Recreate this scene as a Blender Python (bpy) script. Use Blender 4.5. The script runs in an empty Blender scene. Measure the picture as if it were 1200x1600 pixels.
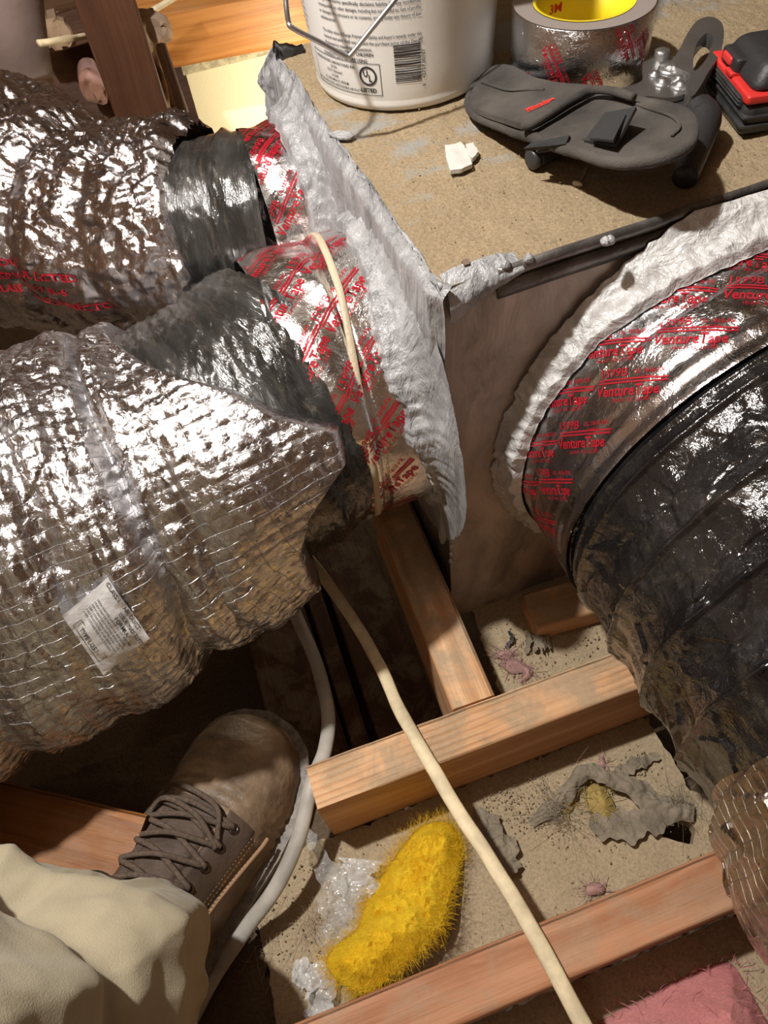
import bpy, bmesh, math, random
import numpy as np
from mathutils import Vector, Matrix
from mathutils.geometry import delaunay_2d_cdt

SC = bpy.context.scene
COL = SC.collection
PI = math.pi
rng = np.random.RandomState(7)
random.seed(7)

# ------------------------------------------------------------------ camera
H = 0.669
PITCH, ROLL, YAW, FPX = math.radians(54), math.radians(-9), math.radians(-11.5), 1160.0
_F = np.array([0, math.cos(PITCH), -math.sin(PITCH)])
_R0 = np.array([1.0, 0, 0]); _U0 = np.cross(_R0, _F)
_R = math.cos(ROLL) * _R0 + math.sin(ROLL) * _U0
_U = -math.sin(ROLL) * _R0 + math.cos(ROLL) * _U0
_M = np.array([[math.cos(YAW), -math.sin(YAW), 0], [math.sin(YAW), math.cos(YAW), 0], [0, 0, 1]])
CF, CR, CU = _M @ _F, _M @ _R, _M @ _U
CO = np.array([0, 0, H])
cam = bpy.data.objects.new('camera', bpy.data.cameras.new('camera'))
COL.objects.link(cam)
cam.matrix_world = Matrix(((CR[0], CU[0], -CF[0], 0), (CR[1], CU[1], -CF[1], 0), (CR[2], CU[2], -CF[2], H), (0, 0, 0, 1)))
cam.data.sensor_fit = 'VERTICAL'; cam.data.sensor_height = 36.0
cam.data.lens = 36.0 * FPX / 1600.0
cam.data.clip_start = 0.01
SC.camera = cam

def ray(x, y):
    d = CF * FPX + CR * (x - 600) - CU * (y - 800)
    return d / np.linalg.norm(d)
def at(x, y, z):            # point of the horizontal plane at height z
    d = ray(x, y); return CO + d * (z - H) / d[2]
def aty(x, y, yy):          # point of the vertical plane y = yy
    d = ray(x, y); return CO + d * yy / d[1]

# ------------------------------------------------------------------ light
SC.view_settings.view_transform = 'Standard'; SC.view_settings.look = 'None'
SC.view_settings.gamma = 1.0; SC.view_settings.use_curve_mapping = False
SC.view_settings.exposure = 0.0
w = bpy.data.worlds.new('world'); SC.world = w; w.use_nodes = True
w.node_tree.nodes['Background'].inputs[0].default_value = (1.0, 0.8, 0.6, 1)
w.node_tree.nodes['Background'].inputs[1].default_value = 0.002
LP = (-0.24, 0.385, 1.25)
def lamp(name, loc, power, r, col):
    l = bpy.data.lights.new(name, 'POINT'); l.energy = power; l.shadow_soft_size = r; l.color = col
    o = bpy.data.objects.new(name, l); COL.objects.link(o); o.location = loc; return o
lamp('work_light', LP, 62.0, 0.020, (1.0, 0.97, 0.93))
lamp('fill_light', (-0.10, -0.02, 0.80), 0.45, 0.03, (1.0, 0.90, 0.78))  # added weak fill near the camera, lifts the faces turned towards it
lamp('panel_fill_light', (0.24, 1.08, 0.08), 4.2, 0.03, (1.0, 0.86, 0.62))  # unseen light added behind the duct box to brighten the cream panel

# ------------------------------------------------------------------ noise (numpy)
def _hash(ix, iy, iz, seed):
    h = (ix.astype(np.int64) * 374761393 + iy.astype(np.int64) * 668265263 + iz.astype(np.int64) * 2147483647 + seed * 1274126177) & 0xffffffff
    h = ((h ^ (h >> 13)) * 1103515245) & 0xffffffff
    h = ((h ^ (h >> 15)) * 2246822519) & 0xffffffff
    return (h ^ (h >> 16)) & 0xffffffff
def pn(P, scale, seed=0):
    Q = np.asarray(P, float) * scale
    I = np.floor(Q).astype(np.int64); f = Q - I; u = f * f * f * (f * (f * 6 - 15) + 10)
    out = 0
    for dx in (0, 1):
        for dy in (0, 1):
            for dz in (0, 1):
                h = _hash(I[..., 0] + dx, I[..., 1] + dy, I[..., 2] + dz, seed)
                gx = (h & 1023) / 511.5 - 1; gy = ((h >> 10) & 1023) / 511.5 - 1; gz = ((h >> 20) & 1023) / 511.5 - 1
                d = gx * (f[..., 0] - dx) + gy * (f[..., 1] - dy) + gz * (f[..., 2] - dz)
                wt = (u[..., 0] if dx else 1 - u[..., 0]) * (u[..., 1] if dy else 1 - u[..., 1]) * (u[..., 2] if dz else 1 - u[..., 2])
                out = out + wt * d
    return out
def fbm(P, scale, seed=0, octv=3, ridge=False):
    o = 0; a = 1
    for k in range(octv):
        n = pn(P, scale * 2 ** k, seed + 17 * k)
        o = o + a * ((1 - 2.2 * np.abs(n)) if ridge else n); a *= 0.5
    return o
def worley(P, scale, seed=0):
    Q = np.asarray(P, float) * scale; I = np.floor(Q).astype(np.int64)
    F1 = np.full(Q.shape[:-1], 9.0); F2 = F1.copy()
    for dx in (-1, 0, 1):
        for dy in (-1, 0, 1):
            for dz in (-1, 0, 1):
                cx, cy, cz = I[..., 0] + dx, I[..., 1] + dy, I[..., 2] + dz
                h = _hash(cx, cy, cz, seed)
                d = np.sqrt((cx + (h & 1023) / 1023. - Q[..., 0]) ** 2 + (cy + ((h >> 10) & 1023) / 1023. - Q[..., 1]) ** 2 + (cz + ((h >> 20) & 1023) / 1023. - Q[..., 2]) ** 2)
                F2 = np.minimum(F2, np.maximum(F1, d)); F1 = np.minimum(F1, d)
    return F1, F2
def facets(P, scale, seed=0):
    Q = np.asarray(P, float) * scale; I = np.floor(Q).astype(np.int64)
    F1 = np.full(Q.shape[:-1], 9.0); out = np.zeros(Q.shape[:-1])
    for dx in (-1, 0, 1):
        for dy in (-1, 0, 1):
            for dz in (-1, 0, 1):
                cx, cy, cz = I[..., 0] + dx, I[..., 1] + dy, I[..., 2] + dz
                h = _hash(cx, cy, cz, seed); h2 = _hash(cx, cy, cz, seed + 5)
                D = [Q[..., 0] - cx - (h & 1023) / 1023., Q[..., 1] - cy - ((h >> 10) & 1023) / 1023., Q[..., 2] - cz - ((h >> 20) & 1023) / 1023.]
                d = np.sqrt(D[0] ** 2 + D[1] ** 2 + D[2] ** 2)
                t = D[0] * ((h2 & 1023) / 511.5 - 1) + D[1] * (((h2 >> 10) & 1023) / 511.5 - 1) + D[2] * (((h2 >> 20) & 1023) / 511.5 - 1)
                out = np.where(d < F1, t, out); F1 = np.minimum(F1, d)
    return out, F1
def sstep(a, b, x):
    t = np.clip((x - a) / (b - a), 0, 1); return t * t * (3 - 2 * t)

# ------------------------------------------------------------------ objects
def props(o, label=None, cat=None, group=None, kind=None):
    if label: o['label'] = label
    if cat: o['category'] = cat
    if group: o['group'] = group
    if kind: o['kind'] = kind
    return o
def thing(name, loc, label, cat, group=None):
    o = bpy.data.objects.new(name, None); COL.objects.link(o)
    o.location = [float(v) for v in loc]; o.empty_display_size = 0.02
    return props(o, label, cat, group)
def link(name, me, mat, parent=None):
    o = bpy.data.objects.new(name, me); COL.objects.link(o)
    if mat is not None:
        if not me.materials: me.materials.append(mat)
    if parent is not None:
        o.parent = parent
        p = parent; T = Vector((0, 0, 0))
        while p is not None: 
            if p.type == 'EMPTY': T += p.location
            p = p.parent
        if parent.type == 'EMPTY': o.matrix_parent_inverse = Matrix.Translation(-T)
    return o
def rawmesh(V, F, smooth=True, uv=None):
    me = bpy.data.meshes.new('m')
    V = np.asarray(V, float).reshape(-1, 3)
    if isinstance(F, np.ndarray):
        n, k = F.shape
        me.vertices.add(len(V)); me.vertices.foreach_set('co', V.astype(np.float32).ravel())
        me.loops.add(n * k); me.loops.foreach_set('vertex_index', F.astype(np.int32).ravel())
        me.polygons.add(n); me.polygons.foreach_set('loop_start', np.arange(0, n * k, k, dtype=np.int32))
        me.polygons.foreach_set('use_smooth', np.full(n, smooth))
        me.update(calc_edges=True)
    else:
        me.from_pydata([tuple(map(float, v)) for v in V], [], [tuple(int(i) for i in f) for f in F])
        me.polygons.foreach_set('use_smooth', np.full(len(me.polygons), smooth)); me.update()
    if uv is not None:
        l = me.uv_layers.new(name='UVMap'); vi = np.zeros(len(me.loops), np.int32)
        me.loops.foreach_get('vertex_index', vi)
        l.data.foreach_set('uv', np.asarray(uv, np.float32).reshape(-1, 2)[vi].ravel())
    return me
def gridfaces(n, m, closed=False):
    i, j = np.meshgrid(np.arange(n - 1), np.arange(m if closed else m - 1), indexing='ij')
    j2 = (j + 1) % m
    return np.stack([i * m + j, (i + 1) * m + j, (i + 1) * m + j2, i * m + j2], -1).reshape(-1, 4)
def grid(name, P, mat, parent=None, uv=None, mask=None, smooth=True):
    n, m = P.shape[:2]; F = gridfaces(n, m)
    if mask is not None: F = F[mask[:-1, :-1].ravel()]
    return link(name, rawmesh(P, F, smooth, uv), mat, parent)
def normals(P):
    a = np.gradient(P, axis=0); b = np.gradient(P, axis=1); n = np.cross(a, b)
    return n / (np.linalg.norm(n, axis=-1, keepdims=True) + 1e-12)

def smooth_path(pts, n):
    pts = np.asarray(pts, float)
    if len(pts) == 2: return pts[0] + (pts[1] - pts[0]) * np.linspace(0, 1, n)[:, None]
    e = np.vstack([2 * pts[0] - pts[1], pts, 2 * pts[-1] - pts[-2]])
    t = np.linspace(0, len(pts) - 1 - 1e-9, n); k = t.astype(int); f = (t - k)[:, None]
    a, b, c, d = e[k], e[k + 1], e[k + 2], e[k + 3]
    return 0.5 * (2 * b + (c - a) * f + (2 * a - 5 * b + 4 * c - d) * f ** 2 + (3 * b - a - 3 * c + d) * f ** 3)
def tube(name, pts, r, mat, parent=None, seg=10, n=None, flat=1.0, up=(0, 0, 1), noise=0, ns=60, closed=False, caps=True):
    n = n or max(8, 8 * len(pts)); C = smooth_path(pts, n)
    if closed: C = np.asarray(pts, float); n = len(C)
    T = np.gradient(C, axis=0) if not closed else (np.roll(C, -1, 0) - np.roll(C, 1, 0))
    T /= np.linalg.norm(T, axis=1, keepdims=True) + 1e-12
    U = np.array(up, float) - (T @ np.array(up, float))[:, None] * T
    bad = np.linalg.norm(U, axis=1) < 0.1
    if bad.any():
        U[bad] = np.cross(T[bad], np.array([1., 0.3, 0.]))
    U /= np.linalg.norm(U, axis=1, keepdims=True); B = np.cross(T, U)
    th = np.linspace(0, 2 * PI, seg, endpoint=False)
    rr = np.interp(np.linspace(0, 1, n), np.linspace(0, 1, len(r)), r) if hasattr(r, '__len__') else np.full(n, r)
    P = C[:, None] + rr[:, None, None] * (np.cos(th)[None, :, None] * B[:, None] + flat * np.sin(th)[None, :, None] * U[:, None])
    if noise: P = P + noise * pn(P, ns, 3)[..., None] * np.array([1, 1, 1.])
    F = gridfaces(n, seg, True)
    if closed:
        j = np.arange(seg); F = np.vstack([F, np.stack([(n - 1) * seg + j, j, (j + 1) % seg, (n - 1) * seg + (j + 1) % seg], -1)])
        return link(name, rawmesh(P, F), mat, parent)
    V = np.vstack([P.reshape(-1, 3), C[:1], C[-1:]])
    fl = [tuple(f) for f in F]
    if caps:
        a, b = len(V) - 2, len(V) - 1
        for j in range(seg):
            fl.append((a, j, (j + 1) % seg)); fl.append((b, (n - 1) * seg + (j + 1) % seg, (n - 1) * seg + j))
    uv = np.zeros((len(V), 2)); L = np.concatenate([[0], np.cumsum(np.linalg.norm(np.diff(C, axis=0), axis=1))])
    uv[:n * seg, 0] = np.repeat(L, seg); uv[:n * seg, 1] = np.tile(th * np.mean(rr), n)
    return link(name, rawmesh(V, fl, True, uv), mat, parent)
def lathe(name, prof, c, mat, parent=None, seg=48, axis=None, ang=(0, 2 * PI)):
    """prof: (radius, height) pairs, around the vertical (or given) axis through c"""
    prof = np.asarray(prof, float)
    th = np.linspace(ang[0], ang[1], seg, endpoint=False)
    P = np.stack([prof[:, 0, None] * np.cos(th), prof[:, 0, None] * np.sin(th), np.repeat(prof[:, 1, None], seg, 1)], -1)
    if axis is not None:
        q = Vector((0, 0, 1)).rotation_difference(Vector(axis)).to_matrix(); P = P @ np.array(q).T
    P = P + np.asarray(c, float)
    o = link(name, rawmesh(P, gridfaces(len(prof), seg, True)), mat, parent)
    return o
def sharpen(o, deg=35):
    try:
        o.data.set_sharp_from_angle(angle=math.radians(deg))
    except Exception: pass
    return o
def bevel_box(name, lo, hi, mat, parent=None, bev=0.004, seg=3, frame=None, taper=None, sub=0, noise=0):
    """box in a local frame (origin, ex, ey, ez), bevelled"""
    bm = bmesh.new(); bmesh.ops.create_cube(bm, size=1)
    lo, hi = np.array(lo, float), np.array(hi, float)
    for v in bm.verts:
        c = np.array(v.co) + 0.5
        p = lo + (hi - lo) * c
        if taper and c[2] > 0.5:
            m = (lo + hi) / 2; p[0] = m[0] + (p[0] - m[0]) * taper[0]; p[1] = m[1] + (p[1] - m[1]) * taper[1]
        v.co = p
    bmesh.ops.bevel(bm, geom=list(bm.edges), offset=bev, segments=seg, affect='EDGES', profile=0.6)
    if frame is not None:
        o, ex, ey, ez = [np.array(q, float) for q in frame]
        for v in bm.verts:
            v.co = Vector(o + ex * v.co[0] + ey * v.co[1] + ez * v.co[2])
    me = bpy.data.meshes.new('b'); bm.to_mesh(me); bm.free()
    me.polygons.foreach_set('use_smooth', np.full(len(me.polygons), True))
    return sharpen(link(name, me, mat, parent), 40)
def inpoly(pts, poly):
    x, y = pts[:, 0], pts[:, 1]; r = np.zeros(len(pts), bool); n = len(poly)
    for i in range(n):
        x1, y1 = poly[i]; x2, y2 = poly[(i + 1) % n]
        c = ((y1 > y) != (y2 > y)) & (x < (x2 - x1) * (y - y1) / (y2 - y1 + 1e-15) + x1); r ^= c
    return r
def densify(poly, step, closed=True, jag=0, seed=1):
    rs = np.random.RandomState(seed); out = []; n = len(poly)
    for i in range(n if closed else n - 1):
        a, b = np.array(poly[i], float), np.array(poly[(i + 1) % n], float); k = max(1, int(np.linalg.norm(b - a) / step))
        for j in range(k):
            out.append(a + (b - a) * j / k + (rs.normal(0, jag, 2) if jag and j else 0))
    return np.array(out)
def smooth_poly(poly, n=6):
    p = np.asarray(poly, float); m = len(p); out = []
    for i in range(m):
        a, b, c, d = p[i - 1], p[i], p[(i + 1) % m], p[(i + 2) % m]
        for k in range(n):
            f = k / n; out.append(0.5 * (2 * b + (c - a) * f + (2 * a - 5 * b + 4 * c - d) * f ** 2 + (3 * b - a - 3 * c + d) * f ** 3))
    return np.array(out)
def slab(name, poly, top, thick, mat, parent=None, step=0.004, jag=0, frame=None, holes=(), smooth=True, edge_drop=0.0, seed=1):
    """solid sheet: outline in plan (xy), top(xy array)->height, thickness"""
    poly = densify(poly, step, True, jag, seed)
    lo, hi = poly.min(0), poly.max(0)
    g = np.stack(np.meshgrid(np.arange(lo[0], hi[0], step), np.arange(lo[1], hi[1], step), indexing='ij'), -1).reshape(-1, 2)
    g = g + np.random.RandomState(seed).uniform(-.25, .25, g.shape) * step
    keep = inpoly(g, poly)
    d = np.full(len(g), 9.)
    for i in range(0, len(poly)): d = np.minimum(d, np.hypot(g[:, 0] - poly[i, 0], g[:, 1] - poly[i, 1]))
    g = g[keep & (d > step * 0.55)]
    for h in holes: g = g[~inpoly(g, h)]
    allp = [Vector(p) for p in poly] + [Vector(p) for p in g]
    n = len(poly); faces = [list(range(n))]
    hstart = len(allp)
    V, E_, F, *_ = delaunay_2d_cdt(allp, [(i, (i + 1) % n) for i in range(n)], [], 1, 1e-7)
    V = np.array([tuple(v) for v in V]); cen = np.array([V[list(f)].mean(0) for f in F])
    ok = inpoly(cen, poly)
    for h in holes: ok &= ~inpoly(cen, h)
    F = [f for f, k in zip(F, ok) if k]
    z = top(V); th = thick(V) if callable(thick) else np.full(len(V), thick)
    N = len(V); W = np.vstack([np.column_stack([V, z]), np.column_stack([V, z - th])])
    cnt = {}
    for f in F:
        for a, b in zip(f, list(f[1:]) + [f[0]]): cnt[(a, b)] = 1
    fl = [tuple(f) for f in F] + [tuple(i + N for i in f[::-1]) for f in F]
    for (a, b) in cnt:
        if (b, a) not in cnt: fl.append((a, a + N, b + N, b))
    if frame is not None:
        o, ex, ey, ez = [np.array(q, float) for q in frame]
        W = o + W[:, :1] * ex + W[:, 1:2] * ey + W[:, 2:3] * ez
    used = sorted({i for f in fl for i in f}); mp = {u: k for k, u in enumerate(used)}
    W2 = W[used]; fl = [tuple(mp[i] for i in f) for f in fl]
    o = link(name, rawmesh(W2, fl, smooth, W2[:, :2]), mat, parent)
    return sharpen(o, 50)
def pxpoly(pts, z):
    return np.array([at(x, y, z)[:2] for x, y in pts])

# text as flat meshes, cached
_tc = {}
def text2d(s, size=1.0, bold=0.0, align='LEFT', sx=1.0):
    k = (s, size, bold, align, sx)
    if k in _tc: return _tc[k]
    c = bpy.data.curves.new('t', 'FONT'); c.body = s; c.size = size; c.offset = bold; c.align_x = align; c.resolution_u = 2
    o = bpy.data.objects.new('t', c); COL.objects.link(o)
    me = bpy.data.meshes.new_from_object(o)
    V = np.array([v.co[:2] for v in me.vertices]).reshape(-1, 2); V = V * np.array([sx, 1])
    F = [list(p.vertices) for p in me.polygons]
    bpy.data.objects.remove(o); bpy.data.curves.remove(c); bpy.data.meshes.remove(me)
    _tc[k] = (V, F); return _tc[k]
def rect2d(x0, y0, x1, y1, nx=1):
    xs = np.linspace(x0, x1, nx + 1); V = [(x, y0) for x in xs] + [(x, y1) for x in xs]
    return np.array(V), [[i, i + 1, nx + 2 + i, nx + 1 + i] for i in range(nx)]
def ring2d(cx, cy, r0, r1, n=32):
    t = np.linspace(0, 2 * PI, n, endpoint=False)
    V = np.vstack([np.stack([cx + r0 * np.cos(t), cy + r0 * np.sin(t)], 1), np.stack([cx + r1 * np.cos(t), cy + r1 * np.sin(t)], 1)])
    return V, [[i, (i + 1) % n, n + (i + 1) % n, n + i] for i in range(n)]
def join2d(items):
    """items: (V,F,dx,dy,scale,rot)"""
    VV, FF, k = [], [], 0
    for it in items:
        V, F = it[0], it[1]; dx, dy, s, r = (list(it[2:]) + [0, 0, 1, 0])[:4] if len(it) < 6 else it[2:6]
        if s == 0: s = 1
        c, q = math.cos(r), math.sin(r); W = V * s
        VV.append(np.stack([W[:, 0] * c - W[:, 1] * q + dx, W[:, 0] * q + W[:, 1] * c + dy], 1))
        FF += [[i + k for i in f] for f in F]; k += len(V)
    return np.vstack(VV), FF
def T(s, x, y, size, bold=0.0, align='LEFT', sx=1.0, rot=0.0):
    V, F = text2d(s, 1.0, bold, align, sx); return (V, F, x, y, size, rot)
def Rr(x0, y0, x1, y1, nx=1):
    V, F = rect2d(x0, y0, x1, y1, nx); return (V, F, 0, 0, 1, 0)
def wrap(name, V2, F2, P, i_of, j_of, mat, parent, off=0.0004, clip=None, flip=1):
    """lay flat print on the grid surface P; i_of(u), j_of(v) give fractional grid indices"""
    N = normals(P) * flip
    fi, fj = i_of(V2), j_of(V2); n, m = P.shape[:2]
    ok = (fi >= 0) & (fi <= n - 1.001) & (fj >= 0) & (fj <= m - 1.001)
    if clip is not None: ok &= clip(V2)
    fi = np.clip(fi, 0, n - 1.001); fj = np.clip(fj, 0, m - 1.001)
    i, j = fi.astype(int), fj.astype(int); a, b = (fi - i)[:, None], (fj - j)[:, None]
    Q = P + N * off
    W = (Q[i, j] * (1 - a) * (1 - b) + Q[i + 1, j] * a * (1 - b) + Q[i, j + 1] * (1 - a) * b + Q[i + 1, j + 1] * a * b)
    F = [f for f in F2 if all(ok[k] for k in f)]
    used = sorted({k for f in F for k in f}); mp = {u: k for k, u in enumerate(used)}
    if not used: return None
    return link(name, rawmesh(W[used], [tuple(mp[k] for k in f) for f in F], True), mat, parent)

# ------------------------------------------------------------------ materials
def newmat(name):
    m = bpy.data.materials.new(name); m.use_nodes = True; nt = m.node_tree
    return m, nt, nt.nodes['Principled BSDF']
def N_(nt, typ, **kw):
    n = nt.nodes.new(typ)
    for k, v in kw.items():
        if k in ('operation', 'feature', 'distance', 'blend_type', 'data_type', 'noise_dimensions', 'voronoi_dimensions', 'bands_direction', 'wave_type', 'interpolation', 'normalize'): setattr(n, k, v)
    return n
def L_(nt, a, b): nt.links.new(a, b)
def coords(nt, kind='Object', scale=(1, 1, 1), rot=(0, 0, 0), loc=(0, 0, 0)):
    tc = nt.nodes.new('ShaderNodeTexCoord'); mp = nt.nodes.new('ShaderNodeMapping')
    L_(nt, tc.outputs[kind], mp.inputs[0]); mp.inputs['Scale'].default_value = scale; mp.inputs['Rotation'].default_value = rot
    mp.inputs['Location'].default_value = loc
    return mp.outputs[0]
def noise(nt, v, scale, detail=3, rough=0.5, dist=0.0):
    n = nt.nodes.new('ShaderNodeTexNoise'); L_(nt, v, n.inputs['Vector']); n.inputs['Scale'].default_value = scale
    n.inputs['Detail'].default_value = detail; n.inputs['Roughness'].default_value = rough; n.inputs['Distortion'].default_value = dist
    return n.outputs[0]
def voro(nt, v, scale, feature='F1'):
    n = nt.nodes.new('ShaderNodeTexVoronoi'); n.feature = feature; L_(nt, v, n.inputs['Vector']); n.inputs['Scale'].default_value = scale
    return n.outputs['Distance']
def ramp(nt, f, stops):
    n = nt.nodes.new('ShaderNodeValToRGB'); L_(nt, f, n.inputs[0]); e = n.color_ramp.elements
    while len(e) < len(stops): e.new(0.5)
    for q, (p, c) in zip(e, stops):
        q.position = p; q.color = (c if hasattr(c, '__len__') else (c, c, c)) + ((1,) if not hasattr(c, '__len__') or len(c) == 3 else ())
    return n.outputs[0]
def math_(nt, op, a, b=None, clamp=False):
    n = nt.nodes.new('ShaderNodeMath'); n.operation = op; n.use_clamp = clamp
    for k, v in enumerate((a, b)):
        if v is None: continue
        if isinstance(v, (int, float)): n.inputs[k].default_value = v
        else: L_(nt, v, n.inputs[k])
    return n.outputs[0]
def mixc(nt, f, a, b, blend='MIX'):
    n = nt.nodes.new('ShaderNodeMix'); n.data_type = 'RGBA'; n.blend_type = blend
    for k, v in ((0, f), (6, a), (7, b)):
        if isinstance(v, (int, float)): n.inputs[k].default_value = v
        elif isinstance(v, tuple): n.inputs[k].default_value = v if len(v) == 4 else v + (1,)
        else: L_(nt, v, n.inputs[k])
    return n.outputs[2]
def bump(nt, h, dist, prev=None, strength=1.0):
    n = nt.nodes.new('ShaderNodeBump'); L_(nt, h, n.inputs['Height']); n.inputs['Distance'].default_value = dist; n.inputs['Strength'].default_value = strength
    if prev is not None: L_(nt, prev, n.inputs['Normal'])
    return n.outputs[0]
def vadd(nt, a, b, s):
    m = nt.nodes.new('ShaderNodeVectorMath'); m.operation = 'MULTIPLY_ADD'; L_(nt, b, m.inputs[0]); m.inputs[1].default_value = (s, s, s); L_(nt, a, m.inputs[2]); return m.outputs[0]
def noisecol(nt, v, scale):
    n = nt.nodes.new('ShaderNodeTexNoise'); L_(nt, v, n.inputs['Vector']); n.inputs['Scale'].default_value = scale; n.inputs['Detail'].default_value = 2
    return n.outputs[1]

def plain(name, col, rough=0.5, metal=0.0, bsc=None, bd=0.0005, spec=0.5, var=0.0, vs=20, coat=0, sheen=0):
    m, nt, b = newmat(name)
    b.inputs['Base Color'].default_value = col + (1,); b.inputs['Roughness'].default_value = rough; b.inputs['Metallic'].default_value = metal
    b.inputs['Specular IOR Level'].default_value = spec; b.inputs['Coat Weight'].default_value = coat; b.inputs['Sheen Weight'].default_value = sheen
    v = coords(nt)
    if var:
        dark = tuple(c * (1 - var) for c in col); lite = tuple(min(1, c * (1 + var)) for c in col)
        L_(nt, ramp(nt, noise(nt, v, vs, 4, 0.6), [(0.3, dark), (0.7, lite)]), b.inputs['Base Color'])
    if bsc: L_(nt, bump(nt, noise(nt, v, bsc, 4, 0.6), bd), b.inputs['Normal'])
    return m
def facet(nt, v, scale):
    """height field of flat facets, each cell tilted its own way (crumpled sheet)"""
    n = nt.nodes.new('ShaderNodeTexVoronoi'); n.feature = 'F1'; L_(nt, v, n.inputs['Vector']); n.inputs['Scale'].default_value = scale
    sb = nt.nodes.new('ShaderNodeVectorMath'); sb.operation = 'SUBTRACT'; L_(nt, v, sb.inputs[0]); L_(nt, n.outputs['Position'], sb.inputs[1])
    cc = nt.nodes.new('ShaderNodeVectorMath'); cc.operation = 'SUBTRACT'; L_(nt, n.outputs['Color'], cc.inputs[0]); cc.inputs[1].default_value = (.5, .5, .5)
    dt = nt.nodes.new('ShaderNodeVectorMath'); dt.operation = 'DOT_PRODUCT'; L_(nt, sb.outputs[0], dt.inputs[0]); L_(nt, cc.outputs[0], dt.inputs[1])
    return math_(nt, 'ADD', math_(nt, 'MULTIPLY', dt.outputs['Value'], 1.6 * scale), math_(nt, 'MULTIPLY', n.outputs['Distance'], -0.25))
def foil(name, col=(0.82, 0.82, 0.84), scrim=False, rough=0.16, big=0.0012, fine=0.0007, stretch=(1, 1, 1), dust=0.25, scale=1.0, dirt=(0.42, 0.36, 0.28)):
    m, nt, b = newmat(name)
    uv = coords(nt, 'UV'); v = coords(nt, 'Object', scale=stretch)
    vd = vadd(nt, v, noisecol(nt, v, 22 * scale), 0.016 / scale)
    n1 = bump(nt, facet(nt, vd, 38 * scale), big)
    n2 = bump(nt, facet(nt, vd, 110 * scale), fine * .6, n1)
    n2 = bump(nt, facet(nt, vd, 240 * scale), fine * .35, n2)
    n3 = bump(nt, math_(nt, 'ABSOLUTE', math_(nt, 'SUBTRACT', noise(nt, vd, 150 * scale, 5, 0.65, 0.6), 0.5)), 0.0014, n2)
    last = n3
    base = mixc(nt, ramp(nt, noise(nt, v, 9, 4, 0.6), [(0.45, 0.0), (0.75, dust)]), col, dirt)
    rg = math_(nt, 'ADD', math_(nt, 'MULTIPLY', noise(nt, v, 30, 3), 0.14), rough)
    if scrim:
        uvd = vadd(nt, uv, noisecol(nt, v, 28), 0.006)
        sp = nt.nodes.new('ShaderNodeSeparateXYZ'); L_(nt, uvd, sp.inputs[0])
        def line(o, pitch, wd):
            f = math_(nt, 'FRACT', math_(nt, 'DIVIDE', o, pitch))
            d = math_(nt, 'ABSOLUTE', math_(nt, 'SUBTRACT', f, 0.5))
            n = nt.nodes.new('ShaderNodeMapRange'); n.interpolation_type = 'SMOOTHSTEP'; L_(nt, d, n.inputs[0])
            n.inputs[1].default_value = wd; n.inputs[2].default_value = wd * 2.4; n.inputs[3].default_value = 1; n.inputs[4].default_value = 0
            return n.outputs[0]
        ln = math_(nt, 'MAXIMUM', line(sp.outputs[0], 0.0125, 0.010), line(sp.outputs[1], 0.0098, 0.013))
        last = bump(nt, ln, 0.0006, last)
        base = mixc(nt, math_(nt, 'MULTIPLY', ln, 0.15), base, (0.62, 0.6, 0.55))
        rg = math_(nt, 'ADD', rg, math_(nt, 'MULTIPLY', ln, 0.1))
    L_(nt, base, b.inputs['Base Color']); L_(nt, rg, b.inputs['Roughness']); L_(nt, last, b.inputs['Normal'])
    b.inputs['Metallic'].default_value = 1.0
    return m
def film(name, col, col2, rough=0.16, st=(1, 1, 1), big=0.0015, dust=0.2, metal=0.0):
    m, nt, b = newmat(name)
    v = coords(nt, 'UV', scale=st); vo = coords(nt)
    vd = vadd(nt, v, noisecol(nt, vo, 25), 0.02)
    n1 = bump(nt, voro(nt, vd, 45), big); n2 = bump(nt, noise(nt, vd, 140, 4, 0.65, 0.4), 0.0012, n1)
    base = mixc(nt, ramp(nt, noise(nt, vd, 18, 4, 0.6), [(0.42, 0.0), (0.72, 1.0)]), col, col2)
    base = mixc(nt, ramp(nt, noise(nt, vd, 60, 5, 0.7), [(0.55, 0.0), (0.8, dust)]), base, (0.34, 0.28, 0.2))
    L_(nt, base, b.inputs['Base Color']); L_(nt, n2, b.inputs['Normal']); b.inputs['Roughness'].default_value = rough
    b.inputs['Specular IOR Level'].default_value = 0.8; b.inputs['Coat Weight'].default_value = 0.6; b.inputs['Coat Roughness'].default_value = 0.08
    L_(nt, n2, b.inputs['Coat Normal']); b.inputs['Metallic'].default_value = metal
    return m
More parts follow.
